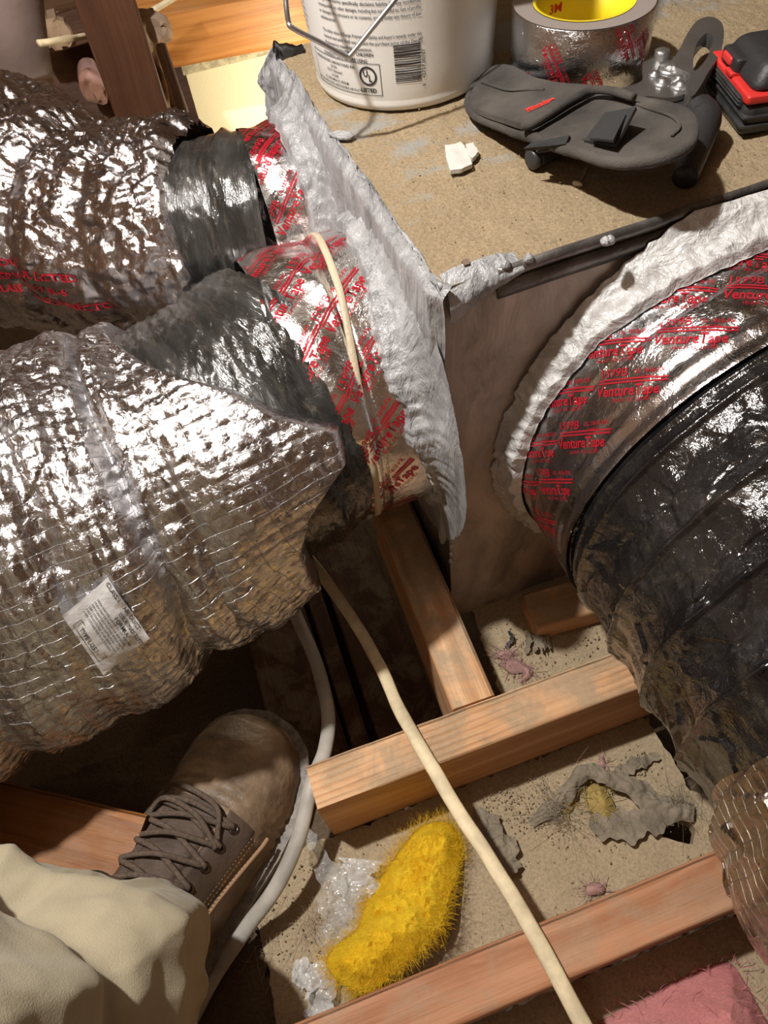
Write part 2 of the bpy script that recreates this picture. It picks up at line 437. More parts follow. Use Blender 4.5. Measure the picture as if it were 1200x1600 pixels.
def wood(name, light, dark, scale=1.0, dusty=0.6, rough=0.6, dustcol=(0.30, 0.245, 0.165), kind='UV', topdust=True):
    m, nt, b = newmat(name)
    v = coords(nt, kind, scale=(1.6 * scale, 34 * scale, 34 * scale)); vo = coords(nt)
    vd = vadd(nt, v, noisecol(nt, vo, 4), 0.9)
    g1 = noise(nt, vd, 1.6, 4, 0.55, 0.4); g2 = noise(nt, coords(nt, kind, scale=(12, 420, 420)), 1.0, 3, 0.6)
    c = ramp(nt, g1, [(0.35, light), (0.52, tuple((a + 2 * d) / 3 for a, d in zip(light, dark))), (0.6, dark), (0.7, light)])
    c = mixc(nt, math_(nt, 'MULTIPLY', g2, 0.35), c, dark)
    nrm = bump(nt, g2, 0.0006, bump(nt, g1, 0.0012))
    if dusty:
        msk = ramp(nt, noise(nt, vo, 26, 5, 0.65, 0.5), [(0.5 - 0.12 * dusty, 0.0), (0.62 - 0.1 * dusty, 1.0)])
        if topdust:
            ge = nt.nodes.new('ShaderNodeNewGeometry'); sp = nt.nodes.new('ShaderNodeSeparateXYZ'); L_(nt, ge.outputs['True Normal'], sp.inputs[0])
            msk = math_(nt, 'MULTIPLY', msk, ramp(nt, sp.outputs[2], [(0.5, 0.1), (0.9, 1.0)]))
        msk = math_(nt, 'MULTIPLY', msk, dusty)
        dc = mixc(nt, noise(nt, vo, 300, 3), tuple(x * 0.7 for x in dustcol), tuple(min(1, x * 1.35) for x in dustcol))
        c = mixc(nt, msk, c, dc)
    L_(nt, c, b.inputs['Base Color']); L_(nt, nrm, b.inputs['Normal']); b.inputs['Roughness'].default_value = rough
    b.inputs['Specular IOR Level'].default_value = 0.25
    return m
def dusty_mat(name, c1, c2, c3=None, bd=0.0012, rough=0.95, patch=None, pscale=9):
    m, nt, b = newmat(name); v = coords(nt)
    c = mixc(nt, noise(nt, v, 12, 5, 0.6), c1, c2)
    c = mixc(nt, ramp(nt, noise(nt, v, 420, 3, 0.7), [(0.4, 0.0), (0.75, 0.7)]), c, c3 or tuple(x * 0.55 for x in c1))
    sp = ramp(nt, voro(nt, v, 260), [(0.06, 1.0), (0.12, 0.0)])
    c = mixc(nt, math_(nt, 'MULTIPLY', sp, math_(nt, 'MULTIPLY', ramp(nt, noise(nt, v, 60), [(0.55, 0.0), (0.62, 1.0)]), 0.7)), c, tuple(min(1, x * 2.0) for x in c2))
    if patch:
        c = mixc(nt, ramp(nt, noise(nt, vadd(nt, coords(nt, scale=(1, 1.7, 1)), noisecol(nt, v, 30), 0.02), pscale, 4, 0.6), [(0.535, 0.0), (0.6, 0.8)]), c, patch)
    n = bump(nt, noise(nt, v, 90, 6, 0.7), bd, None); n = bump(nt, noise(nt, v, 700, 3, 0.7), 0.0005, n)
    L_(nt, c, b.inputs['Base Color']); L_(nt, n, b.inputs['Normal']); b.inputs['Roughness'].default_value = rough
    b.inputs['Specular IOR Level'].default_value = 0.15
    return m
def mastic_mat(name, c1=(0.60, 0.60, 0.60), c2=(0.42, 0.42, 0.425), stretch=(1, 1, 1)):
    m, nt, b = newmat(name); v = coords(nt, scale=stretch)
    vd = vadd(nt, v, noisecol(nt, v, 14), 0.035)
    n1 = noise(nt, vd, 34, 5, 0.6, 0.8)
    r1 = math_(nt, 'ABSOLUTE', math_(nt, 'SUBTRACT', noise(nt, vd, 62, 4, 0.6, 0.5), 0.5))
    r2 = math_(nt, 'ABSOLUTE', math_(nt, 'SUBTRACT', noise(nt, vd, 170, 4, 0.65, 0.4), 0.5))
    L_(nt, mixc(nt, ramp(nt, n1, [(0.38, 1.0), (0.6, 0.0)]), c1, c2), b.inputs['Base Color'])
    L_(nt, bump(nt, r2, -0.0011, bump(nt, r1, -0.0045, bump(nt, n1, 0.003))), b.inputs['Normal'])
    b.inputs['Roughness'].default_value = 0.3; b.inputs['Specular IOR Level'].default_value = 0.6
    return m
def galv(name, c1, c2, c3, rough=0.45, metal=0.55):
    m, nt, b = newmat(name); v = coords(nt); vs_ = coords(nt, scale=(1, 1, 0.35), rot=(0, 0.25, 0))
    vd = vadd(nt, vs_, noisecol(nt, v, 14), 0.05)
    a = noise(nt, vd, 16, 5, 0.6, 0.6)
    c = ramp(nt, a, [(0.38, c1), (0.5, c2), (0.6, c3)])
    c = mixc(nt, ramp(nt, noise(nt, vd, 70, 5, 0.7), [(0.5, 0.0), (0.75, 0.6)]), c, c3)
    L_(nt, c, b.inputs['Base Color']); L_(nt, bump(nt, noise(nt, vd, 60, 5, 0.65), 0.0016), b.inputs['Normal'])
    b.inputs['Roughness'].default_value = rough; b.inputs['Metallic'].default_value = metal
    return m
def clear_film(name, tint=(0.9, 0.9, 0.88), op=0.25):
    m, nt, b = newmat(name); out = nt.nodes['Material Output']
    tr = nt.nodes.new('ShaderNodeBsdfTransparent'); tr.inputs[0].default_value = tint + (1,)
    mx = nt.nodes.new('ShaderNodeMixShader')
    v = coords(nt); vd = vadd(nt, v, noisecol(nt, v, 30), 0.02)
    nrm = bump(nt, voro(nt, vd, 70), 0.002)
    b.inputs['Base Color'].default_value = (0.7, 0.69, 0.66, 1); b.inputs['Roughness'].default_value = 0.12; b.inputs['Specular IOR Level'].default_value = 1.0
    b.inputs['Coat Weight'].default_value = 1.0; L_(nt, nrm, b.inputs['Normal'])
    fr = nt.nodes.new('ShaderNodeLayerWeight'); fr.inputs[0].default_value = 0.35; L_(nt, nrm, fr.inputs['Normal'])
    L_(nt, math_(nt, 'ADD', math_(nt, 'MULTIPLY', fr.outputs[1], 0.6), op, True), mx.inputs[0])
    L_(nt, tr.outputs[0], mx.inputs[1]); L_(nt, b.outputs[0], mx.inputs[2]); L_(nt, mx.outputs[0], out.inputs[0])
    return m
def fibre_mat(name, c1, c2, scale=60):
    m, nt, b = newmat(name); v = coords(nt)
    L_(nt, mixc(nt, noise(nt, v, scale, 4, 0.6), c1, c2), b.inputs['Base Color'])
    L_(nt, bump(nt, noise(nt, v, 500, 5, 0.75, 1.0), 0.0016), b.inputs['Normal'])
    b.inputs['Roughness'].default_value = 0.9; b.inputs['Specular IOR Level'].default_value = 0.1
    b.inputs['Subsurface Weight'].default_value = 0.25; b.inputs['Subsurface Radius'].default_value = (0.01, 0.007, 0.003); b.inputs['Subsurface Scale'].default_value = 0.4
    return m

M = {}
M['foil_scrim'] = foil('foil_scrim', (0.66, 0.66, 0.68), scrim=True, rough=0.12, big=.0020, fine=.0016)
M['foil_smooth'] = foil('foil_smooth', (0.60, 0.58, 0.59), rough=0.12, big=0.0020, fine=0.0014, stretch=(1, 1, 0.55))
M['foil_tape'] = foil('foil_tape', (0.86, 0.85, 0.84), rough=0.15, big=0.0010, fine=0.0004, dust=0.35, scale=0.6)
M['foil_tape_clean'] = foil('foil_tape_clean', (0.70, 0.71, 0.74), rough=0.10, big=0.0011, fine=0.0003, dust=0.1, scale=0.5)
M['foil_dark'] = foil('foil_dark', (0.50, 0.44, 0.40), scrim=True, rough=0.16, dust=0.3)
M['film_black'] = film('film_black', (0.006, 0.006, 0.007), (0.018, 0.017, 0.016), st=(1, 1, 1), dust=0.12)
M['film_grey'] = film('film_grey', (0.018, 0.018, 0.017), (0.06, 0.06, 0.055), st=(4.0, 0.6, 1), dust=0.25, rough=0.2)
M['mastic'] = mastic_mat('mastic', (0.42, 0.42, 0.425), (0.24, 0.24, 0.245), stretch=(1.5, 1.5, .26))
M['mastic_white'] = mastic_mat('mastic_white', (0.62, 0.61, 0.59), (0.42, 0.41, 0.40))
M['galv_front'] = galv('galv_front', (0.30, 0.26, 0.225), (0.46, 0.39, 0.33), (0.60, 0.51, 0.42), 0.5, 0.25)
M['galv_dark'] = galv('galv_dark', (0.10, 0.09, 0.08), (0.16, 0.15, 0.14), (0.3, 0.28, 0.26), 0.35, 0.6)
M['dust_top'] = dusty_mat('dust_top', (0.27, 0.20, 0.12), (0.41, 0.32, 0.20), patch=(0.29, 0.295, 0.28), bd=0.0024)
M['drywall'] = dusty_mat('drywall_dust', (0.36, 0.28, 0.18), (0.50, 0.395, 0.255), bd=0.0022)
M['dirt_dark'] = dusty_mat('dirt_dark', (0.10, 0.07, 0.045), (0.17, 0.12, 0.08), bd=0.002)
M['joist'] = wood('joist_wood', (0.74, 0.47, 0.27), (0.50, 0.26, 0.12), dusty=0.62)
M['joist_red'] = wood('joist_wood_red', (0.50, 0.25, 0.135), (0.33, 0.14, 0.065), dusty=0.35)
M['amber'] = wood('amber_wood', (0.52, 0.24, 0.07), (0.30, 0.11, 0.025), dusty=0.12, rough=0.45)
M['stud_dark'] = wood('stud_wood', (0.13, 0.055, 0.028), (0.08, 0.032, 0.017), dusty=0.2)
M['amber_dark'] = wood('amber_dark_wood', (0.32, 0.13, 0.035), (0.19, 0.07, 0.018), dusty=0.12, rough=0.45)
M['brown_wood'] = wood('brown_wood', (0.10, 0.042, 0.02), (0.055, 0.022, 0.010), dusty=0.3)  # brown deepened: the bay's shade is put into the boards' colour
M['deck'] = wood('deck_wood', (0.30, 0.18, 0.10), (0.17, 0.085, 0.04), dusty=0, kind='Object')
M['sheathing'] = wood('roof_sheathing', (0.15, 0.125, 0.105), (0.08, 0.062, 0.05), dusty=0, kind='Object')
M['rafter'] = wood('rafter_wood', (0.46, 0.27, 0.13), (0.28, 0.14, 0.06), dusty=0)
M['cream'] = plain('cream_paint', (0.82, 0.76, 0.55), 0.8, bsc=200, bd=0.0003)
M['mottled'] = plain('mottled_edge', (0.42, 0.38, 0.26), 0.9, var=0.55, vs=60, bsc=80)
M['red_print'] = plain('red_ink', (0.50, 0.02, 0.035), 0.28, 0.35, spec=0.5)
M['black_print'] = plain('black_ink', (0.03, 0.03, 0.035), 0.5)
M['tie'] = plain('tie_tan', (0.52, 0.43, 0.30), 0.5, bsc=300, var=0.15)
M['label'] = plain('label_paper', (0.74, 0.73, 0.72), 0.6, bsc=60, bd=0.001)
M['bucket'] = plain('bucket_plastic', (0.80, 0.78, 0.73), 0.38, bsc=40, bd=0.0002)
M['wire'] = plain('wire_steel', (0.50, 0.50, 0.50), 0.35, 0.9)
M['tape_side'] = plain('tape_side', (0.34, 0.29, 0.26), 0.45, 0.3, bsc=300, bd=0.0002)
M['core_yellow'] = plain('core_yellow', (0.85, 0.66, 0.02), 0.5)
M['neoprene'] = plain('neoprene', (0.052, 0.045, 0.038), 0.85, bsc=900, bd=0.0006, var=0.65, vs=25, sheen=0.05)
M['hook'] = plain('hook_fabric', (0.03, 0.03, 0.03), 0.8, bsc=1600, bd=0.001)
M['steel'] = plain('tool_steel', (0.36, 0.35, 0.34), 0.35, 0.9, bsc=150, bd=0.0003, var=0.25)
M['rivet'] = plain('rivet_steel', (0.42, 0.42, 0.41), 0.38, 0.9, bsc=300)
M['rubber'] = plain('black_rubber', (0.022, 0.022, 0.023), 0.5, bsc=300, bd=0.0004)
M['rubber2'] = plain('black_plastic', (0.03, 0.03, 0.03), 0.38, bsc=120, bd=0.0004, var=0.5, vs=60)
M['tool_red'] = plain('tool_red', (0.62, 0.035, 0.03), 0.4, var=0.15)
M['leather'] = plain('leather', (0.25, 0.17, 0.105), 0.5, bsc=110, bd=0.0012, var=0.6, vs=22)
M['leather2'] = plain('leather_stay', (0.085, 0.058, 0.043), 0.5, bsc=160, bd=0.0008, var=0.35, vs=30)
M['suede'] = plain('suede_edge', (0.33, 0.20, 0.11), 0.8, bsc=300)
M['lace'] = plain('lace', (0.105, 0.072, 0.05), 0.8, bsc=1300, bd=0.0008, var=0.4, vs=400)
M['stitch'] = plain('stitch', (0.09, 0.065, 0.05), 0.8)
M['sole'] = plain('sole_rubber', (0.022, 0.02, 0.02), 0.55, bsc=200)
M['welt'] = plain('welt', (0.21, 0.185, 0.16), 0.6, bsc=300, var=0.5, vs=120)
M['brass'] = plain('eyelet', (0.16, 0.13, 0.11), 0.35, 1.0)
M['khaki'] = plain('khaki_cloth', (0.38, 0.325, 0.215), 0.85, bsc=1100, bd=0.0003, var=0.1, vs=14, sheen=0.1)
M['cable_grey'] = plain('cable_grey', (0.42, 0.39, 0.34), 0.5, var=0.3, vs=25, bsc=60)
M['cable_cream'] = plain('cable_cream', (0.66, 0.54, 0.34), 0.6, var=0.28, vs=45, bsc=120, bd=0.0007)
M['clear'] = clear_film('clear_film')
M['milky'] = clear_film('milky_film', (0.85, 0.85, 0.84), 0.55)
M['yellow'] = fibre_mat('yellow_fibre', (0.85, 0.46, 0.008), (1.0, 0.74, 0.05))
M['yellow_dull'] = fibre_mat('dull_yellow_fibre', (0.40, 0.28, 0.08), (0.62, 0.47, 0.18))
M['pink'] = fibre_mat('pink_fibre', (0.62, 0.20, 0.20), (0.84, 0.38, 0.36), 25)
M['pink_dull'] = fibre_mat('dull_pink_fibre', (0.45, 0.25, 0.22), (0.62, 0.40, 0.36), 25)
M['tan_fibre'] = fibre_mat('tan_fibre', (0.36, 0.25, 0.17), (0.55, 0.40, 0.28))
M['scrap'] = plain('grey_scrap', (0.21, 0.175, 0.125), 0.9, bsc=120, bd=0.001, var=0.35, vs=50)
M['pale'] = plain('pale_wrap', (0.20, 0.14, 0.12), 0.7, bsc=25, bd=0.002)
M['chip'] = plain('white_chip', (0.60, 0.585, 0.54), 0.35, bsc=90, bd=0.001)
M['nail'] = plain('nail_steel', (0.35, 0.30, 0.24), 0.5, 0.7)
M['stone'] = plain('pebble', (0.16, 0.11, 0.08), 0.9, bsc=200)
exec_marks = None

# =================================================================== SETTING
def structure(o): o['kind'] = 'structure'; return o
def flatquad(name, pts, mat, n=2):
    P = np.array(pts, float).reshape(2, 2, 3); t = np.linspace(0, 1, n)
    G = (P[0, 0] * ((1 - t)[:, None, None] * (1 - t)[None, :, None]) + P[1, 0] * (t[:, None, None] * (1 - t)[None, :, None])
         + P[0, 1] * ((1 - t)[:, None, None] * t[None, :, None]) + P[1, 1] * (t[:, None, None] * t[None, :, None]))
    return grid(name, G, mat, uv=G[..., :2])
structure(flatquad('floor', [(-1.5, -1.2, -.13), (-1.5, 2.1, -.13), (1.5, -1.2, -.13), (1.5, 2.1, -.13)], M['dirt_dark']))
structure(flatquad('wall_back', [(-1.5, 2.1, -.13), (1.5, 2.1, -.13), (-1.5, 2.1, 1.3), (1.5, 2.1, 1.3)], M['deck']))
structure(flatquad('wall_left', [(-1.5, -1.2, -.13), (-1.5, 2.1, -.13), (-1.5, -1.2, 1.7), (-1.5, 2.1, 1.3)], M['deck']))
structure(flatquad('wall_right', [(1.5, -1.2, -.13), (1.5, 2.1, -.13), (1.5, -1.2, 1.7), (1.5, 2.1, 1.3)], M['deck']))
structure(flatquad('wall_front', [(-1.5, -1.2, -.13), (1.5, -1.2, -.13), (-1.5, -1.2, 1.7), (1.5, -1.2, 1.7)], M['deck']))
structure(flatquad('ceiling', [(-1.5, -1.2, 1.7), (-1.5, 2.1, 1.3), (1.5, -1.2, 1.7), (1.5, 2.1, 1.3)], M['sheathing']))

def lumber(name, a, b, wd, ht, mat, parent=None, up=(0, 0, 1), ridge=0.0, wob=0.0008, rad=0.003, step=0.005, label=None, cat='lumber', group=None, seed=0):
    """a, b: ends of the centre line of the top face"""
    a, b = np.array(a, float), np.array(b, float); Tn = (b - a); L = np.linalg.norm(Tn); Tn /= L
    U = np.array(up, float); U = U - (U @ Tn) * Tn; U /= np.linalg.norm(U); S = np.cross(Tn, U)
    loop = []
    def arc(cx, cy, a0):
        for k in range(4):
            t = a0 + k * PI / 6; loop.append((cx + rad * math.cos(t), cy + rad * math.sin(t)))
    hw = wd / 2; st = max(2, int(wd / (0.0008 if ridge else 0.0016))); sh = max(2, int(ht / 0.006))
    for x in np.linspace(hw - rad, -hw + rad, st)[1:-1]: pass
    loop += [(x, 0) for x in np.linspace(-hw + rad, hw - rad, st)]
    loop += [(hw - rad + rad * math.sin(t), -rad + rad * math.cos(t)) for t in (PI / 6, PI / 3)]
    loop += [(hw, y) for y in np.linspace(-rad, -ht + rad, sh)]
    loop += [(hw - rad, -ht)] + [(-hw + rad, -ht)]
    loop += [(-hw, y) for y in np.linspace(-ht + rad, -rad, sh)]
    loop += [(-hw + rad - rad * math.cos(t), -rad + rad * math.sin(t)) for t in (PI / 6, PI / 3)]
    loop = np.array(loop); m = len(loop); n = max(2, int(L / step) + 1); s = np.linspace(0, L, n)
    P = a + s[:, None, None] * Tn + loop[None, :, 0, None] * S + loop[None, :, 1, None] * U
    dn = fbm(P, 40, seed, 3)[..., None]
    C = (a + s[:, None] * Tn)[:, None] - U * ht / 2
    dirn = P - C; dirn = dirn - (dirn @ Tn)[..., None] * Tn; dirn /= np.linalg.norm(dirn, axis=-1, keepdims=True)
    P = P + dirn * dn * wob
    if ridge:
        top = (loop[:, 1] > -0.0005)[None, :]
        ph = loop[None, :, 0] + s[:, None] * 0.012 + 0.003 * pn(np.stack([s * 1.0, s * 0, s * 0], -1), 9, 5)[:, None]
        rd = ridge * (0.5 + 0.5 * np.sin(ph * 2 * PI / 0.0055)) ** 0.7
        P = P + U * (top * (rd - ridge))[..., None] * sstep(-.3, .25, pn(P, 14, 9) + 0.15)[..., None]
    per = np.concatenate([[0], np.cumsum(np.linalg.norm(np.diff(loop, axis=0), axis=1))])
    uv = np.stack(np.broadcast_arrays(s[:, None] + seed * 1.37, per[None, :] + seed * 0.31), -1)
    F = [tuple(f) for f in gridfaces(n, m, True)]
    F.append(tuple(range(m))[::-1]); F.append(tuple((n - 1) * m + j for j in range(m)))
    me = rawmesh(P.reshape(-1, 3), F, True, uv); o = sharpen(link(name, me, mat, parent), 50)
    if parent is None: props(o, label, cat, group)
    return o

J = 0.089
lumber('joist', (-0.052, 0.188, J), (0.62, 0.188, J), .035, .089, M['joist'], ridge=.0017, seed=1, label='dusty two by four across the middle with raised grain ridges, below the metal box')
lumber('joist', (-0.18, 0.029, J), (0.62, 0.029, J), .036, .089, M['joist_red'], seed=2, label='reddish two by four nearest the bottom edge, under the cream cable end')
lumber('blocking', (0.0945, 0.43, J), (0.0905, 0.2065, J), .037, .089, M['joist'], seed=3, label='short dust smeared wooden block running back from the middle joist to the metal box')
lumber('stud_scrap', (0.185, 0.292, 0.03), (0.34, 0.283, 0.03), .04, .03, M['joist'], seed=4, label='small pale wood offcut lying under the box beside the black duct', cat='offcut')
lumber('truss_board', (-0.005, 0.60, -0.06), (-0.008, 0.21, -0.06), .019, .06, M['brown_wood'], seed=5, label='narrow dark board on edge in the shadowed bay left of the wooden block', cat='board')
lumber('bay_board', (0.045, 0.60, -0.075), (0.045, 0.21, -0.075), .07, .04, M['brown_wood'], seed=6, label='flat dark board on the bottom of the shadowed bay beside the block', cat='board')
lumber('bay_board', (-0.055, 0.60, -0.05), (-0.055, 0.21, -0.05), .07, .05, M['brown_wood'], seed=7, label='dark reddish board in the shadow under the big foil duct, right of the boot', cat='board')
lumber('truss_chord', (-0.46, 0.345, 0.118), (-0.19, 0.182, 0.100), .062, .06, M['amber_dark'], seed=8, label='orange brown timber at the left edge between the big foil duct and the trouser leg')

def ground(name, poly, z, mat, label, cat='drywall', amp=.004, step=.004, thick=.0125, holes=(), seed=1, jag=.0012):
    def top(V):
        P = np.column_stack([V, np.zeros(len(V))])
        return z + amp * (fbm(P, 22, seed, 4) * 0.8) + .0012 * fbm(P, 120, seed + 3, 2)
    o = slab(name, poly, top, thick, mat, step=step, jag=jag, holes=holes, seed=seed)
    return props(o, label, cat)
hole = smooth_poly(pxpoly([(1030, 1298), (1060, 1280), (1085, 1292), (1082, 1312), (1050, 1312)], 0), 3)
ground('ceiling_drywall', [(-.13, .048), (.36, .048), (.40, .07), (.262, .083), (.246, .100), (.243, .150), (.245, .171), (-.13, .171)], 0.0, M['drywall'], 'grey brown dusty drywall panel between the two joists, with torn paper', holes=[hole])
ground('ceiling_drywall', [(.128, .206), (.62, .206), (.62, .33), (.140, .33)], 0.0, M['drywall'], 'small dusty drywall patch between the middle joist and the metal box', seed=4)
ground('ceiling_drywall', [(-.3, -.32), (.55, -.32), (.55, .010), (-.3, .010)], 0.0, M['drywall'], 'dusty drywall in front of the nearest joist, beside the pink insulation', seed=6, step=.006)
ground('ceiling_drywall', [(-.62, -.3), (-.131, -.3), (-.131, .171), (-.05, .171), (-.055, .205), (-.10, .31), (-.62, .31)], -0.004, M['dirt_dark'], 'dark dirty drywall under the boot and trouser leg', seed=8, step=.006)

# =================================================================== PLENUM
PO = np.array([.118, .3255]); pe = math.radians(2.3)
EX = np.array([math.cos(pe), math.sin(pe), 0]); EY = np.array([-math.sin(pe), math.cos(pe), 0]); EZ = np.array([0, 0, 1.])
def pl(x, y, z): return np.array([PO[0], PO[1], 0]) + np.asarray(x)[..., None] * EX + np.asarray(y)[..., None] * EY + np.asarray(z)[..., None] * EZ
ZT = .400; PLW, PLD = .62, .345
plen = thing('duct_plenum', (PO[0] + .3, PO[1] + .17, 0), 'large grey sheet metal duct box with a dusty tan top and smeared sealant', 'duct box')
def plane_grid(x, y, z, n, m):   # helper giving mesh of plenum coordinates
    return np.meshgrid(np.linspace(*x, n), np.linspace(*y, m), indexing='ij')
X, Y = plane_grid((0, PLW), (0, PLD), None, 330, 190)
P = pl(X, Y, np.full_like(X, ZT))
dn = fbm(P, 30, 11, 4); dust = .0012 * dn + .0007 * fbm(P, 200, 12, 2) + .0014 * sstep(.1, .5, fbm(P * np.array([1, 1.8, 1]), 14, 13, 3))
edge = sstep(0, .01, X) * sstep(0, .012, Y)
P[..., 2] += dust * edge
grid('top_panel', P, M['dust_top'], plen, uv=P[..., :2])
# front panel
X, Z = plane_grid((0, PLW), (0.0, ZT), None, 220, 170)
P = pl(X, np.zeros_like(X), Z)
bul = -.002 * sstep(0, .05, X) * fbm(P, 8, 21, 2) - .0014 * fbm(P * np.array([1, 1, .5]), 30, 22, 4)
P += EY * (bul * sstep(0, .02, X))[..., None]
grid('front_panel', P, M['galv_front'], plen, uv=np.stack([X, Z], -1))
Y, Z = plane_grid((0, PLD), (0.0, ZT), None, 60, 60)
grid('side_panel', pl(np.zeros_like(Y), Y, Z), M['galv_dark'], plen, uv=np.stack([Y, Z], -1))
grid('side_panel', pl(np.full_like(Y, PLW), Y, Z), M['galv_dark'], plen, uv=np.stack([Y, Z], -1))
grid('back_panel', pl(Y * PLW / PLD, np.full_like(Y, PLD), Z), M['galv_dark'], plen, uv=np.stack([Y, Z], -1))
# rolled front hem: a thin lip standing on the front edge
xs = np.linspace(.035, PLW, 90)
hp = pl(xs, np.full_like(xs, -.0015), np.full_like(xs, ZT - .001)); hp[:, 2] += .0012 * pn(hp, 30, 5)
tube('hem', hp, .0028, M['galv_dark'], plen, seg=8, n=120, flat=1.5)
hp2 = hp.copy(); hp2[:, 2] -= .011; hp2 -= EY * .001
tube('hem', hp2, .0018, M['galv_dark'], plen, seg=6, n=120, flat=3.5)
xs = np.linspace(0, PLD, 40); hp = pl(np.zeros_like(xs) + .001, xs, np.full_like(xs, ZT + .0005))
tube('hem', hp, .0018, M['mastic'], plen, seg=6, n=80, noise=.002, ns=60)
# folded corner tab
u, v = np.meshgrid(np.linspace(0, 1, 50), np.linspace(0, 1, 36), indexing='ij')
tx = .004 + u * .046; drop = .030 * (1 - .75 * u) * v ** 1.3
ty = -.001 - .0055 * np.sin(v * PI * .9) - .001 * u
P = pl(tx, ty + .010 * (1 - v) ** 2, ZT + .0035 - drop + .002 * np.sin(u * 3)); P += .0012 * fbm(P, 90, 31, 3)[..., None]
grid('corner_tab', P, M['mastic'], plen)
v2 = v; P = pl(-.003 + .009 * v + 0 * u, -.004 + 0.014 * u, ZT + .003 - .012 * v ** 2 - .016 * (1 - u) * v); P += .001 * fbm(P, 90, 32, 3)[..., None]
grid('corner_tab', P, M['mastic'], plen)

def strokes(P, amp, seed, d=(1, 1.3, .22)):
    Q = P * np.array(d)
    return amp * (.6 * fbm(Q, 75, seed, 3, ridge=True) + .5 * fbm(Q, 22, seed + 5, 3) + .25 * fbm(Q, 160, seed + 9, 2))
# mastic over the left side, irregular lower edge and drips
Y, Z = plane_grid((-.004, PLD + .004), (0.09, ZT + .004), None, 260, 240)
P = pl(-.0015 * np.ones_like(Y), Y, Z)
P = P - EX * (np.clip(.0030 + strokes(P, .0028, 41), .0002, .01))[..., None]
P = P + EX * (.0055 * (1 - sstep(-.004, .005, Y)) + .006 * sstep(ZT - .006, ZT + .004, Z))[..., None]
low = .172 + .030 * pn(P * np.array([0, 1, 0]), 18, 43) + .06 * sstep(.02, .2, Y) - .035 * np.exp(-((Y - .002) / .006) ** 2)
mask = Z > low
mask &= ~((Y > PLD - .01) & (pn(P, 60, 44) > .1))
grid('sealant_coat', P, M['mastic'], plen, mask=mask)
# torn sealant and film at the far left corner
u, v = np.meshgrid(np.linspace(0, 1, 60), np.linspace(0, 1, 60), indexing='ij')
P = pl(-.001 - .026 * u * (1 - .3 * v) + .006 * v, PLD - .008 + .012 * u + 0 * v, ZT + .008 - .10 * v - .035 * u)
P += .004 * fbm(P, 45, 51, 3)[..., None] * np.array([1, .6, .6])
mask = (u < .55 + .9 * pn(P, 70, 52) + .25 * v)
grid('torn_flap', P, M['mastic'], plen, mask=mask)
u, v = np.meshgrid(np.linspace(0, 1, 40), np.linspace(0, 1, 40), indexing='ij')
P = pl(.000 + .022 * u, PLD - .016 + .012 * v - .004 * u, ZT + .003 + .009 * np.sin(v * PI) - .006 * u)
P += .004 * fbm(P, 60, 53, 3)[..., None]
grid('black_film_scrap', P, M['film_black'], plen)
# white drips along the corner below the coat
for k in range(16):
    z = .195 - .006 * k + random.uniform(-.003, .003); s = random.uniform(.0012, .003)
    c = pl(np.array(.000 + random.uniform(-.001, .004)), np.array(-.002), np.array(z))
    if k > 9 and k % 2: continue
    lathe('sealant_drip', [(0, -s * 1.6), (s * .8, -s), (s, 0), (s * .6, s), (0, s * 1.4)], c, M['mastic_white'], plen, seg=8)

# =================================================================== DUCTS
def duct_grid(path, nl, nth, Rf, sgn=1, th0=-PI, th1=PI, sfun=None):
    """swept tube; Rf(s01, theta, basepoint)->radius; sfun(t01, theta)->s01"""
    C0 = smooth_path(path, 400); Ls = np.concatenate([[0], np.cumsum(np.linalg.norm(np.diff(C0, axis=0), axis=1))]); L = Ls[-1]
    th = np.linspace(th0, th1, nth); t = np.linspace(0, 1, nl)
    Tt, TH = np.meshgrid(t, th, indexing='ij')
    S = Tt if sfun is None else sfun(Tt, TH)
    sl = S * L
    C = np.stack([np.interp(sl, Ls, C0[:, k]) for k in range(3)], -1)
    TT = np.gradient(C0, axis=0); TT /= np.linalg.norm(TT, axis=1, keepdims=True)
    Tn = np.stack([np.interp(sl, Ls, TT[:, k]) for k in range(3)], -1); Tn /= np.linalg.norm(Tn, axis=-1, keepdims=True)
    B = np.cross(np.array([0, 0, 1.]), Tn); B /= np.linalg.norm(B, axis=-1, keepdims=True); U = np.cross(Tn, B)
    D = np.cos(TH)[..., None] * U + sgn * np.sin(TH)[..., None] * B
    R = Rf(S, TH, C + D * .12)
    return C + D * R[..., None], S, TH, L
def interp_th(tab):
    a = np.array(sorted(tab.items()), float)
    return lambda TH: np.interp(np.degrees(TH), a[:, 0], a[:, 1])

# ---- duct 2: the big foil jacketed one in front
ax2 = [(.114, .430, .256), (.06, .430, .256), (0.0, .405, .252), (-.09, .398, .232), (-.20, .385, .232), (-.36, .36, .245), (-.60, .33, .26)]
CY2, CZ2 = .430, .256
d2 = thing('insulated_duct', (-.05, .40, .10), 'big flexible duct in crinkled gridded silver foil, with a white paper label, left foreground', 'duct')
NL, NT = 90, 260
path = [(.1135, CY2, CZ2), (.094, CY2, CZ2), (.060, CY2, CZ2), (.022, CY2 - .002, CZ2)]
def tapeR(S, TH, Q):
    k = np.exp(-((S - .47) / .03) ** 2)
    dg = S * .0915
    w = .0011 * fbm(Q * np.array([.6, 1, 1]), 30, 61, 3, ridge=True) + .0012 * fbm(Q, 14, 62, 2)
    pleat = .0013 * np.sin((TH * 6 + S * 14) + 3 * pn(Q, 9, 63)) * (S > .45)
    seam = .0016 * sstep(-.02, .02, TH - .52 - .15 * np.sin(S * 8)) * (S > .5) * (1 - sstep(1.2, 1.25, TH))
    return .1075 - .0035 * k - .0012 * sstep(.8, 1, S) + w + pleat + seam
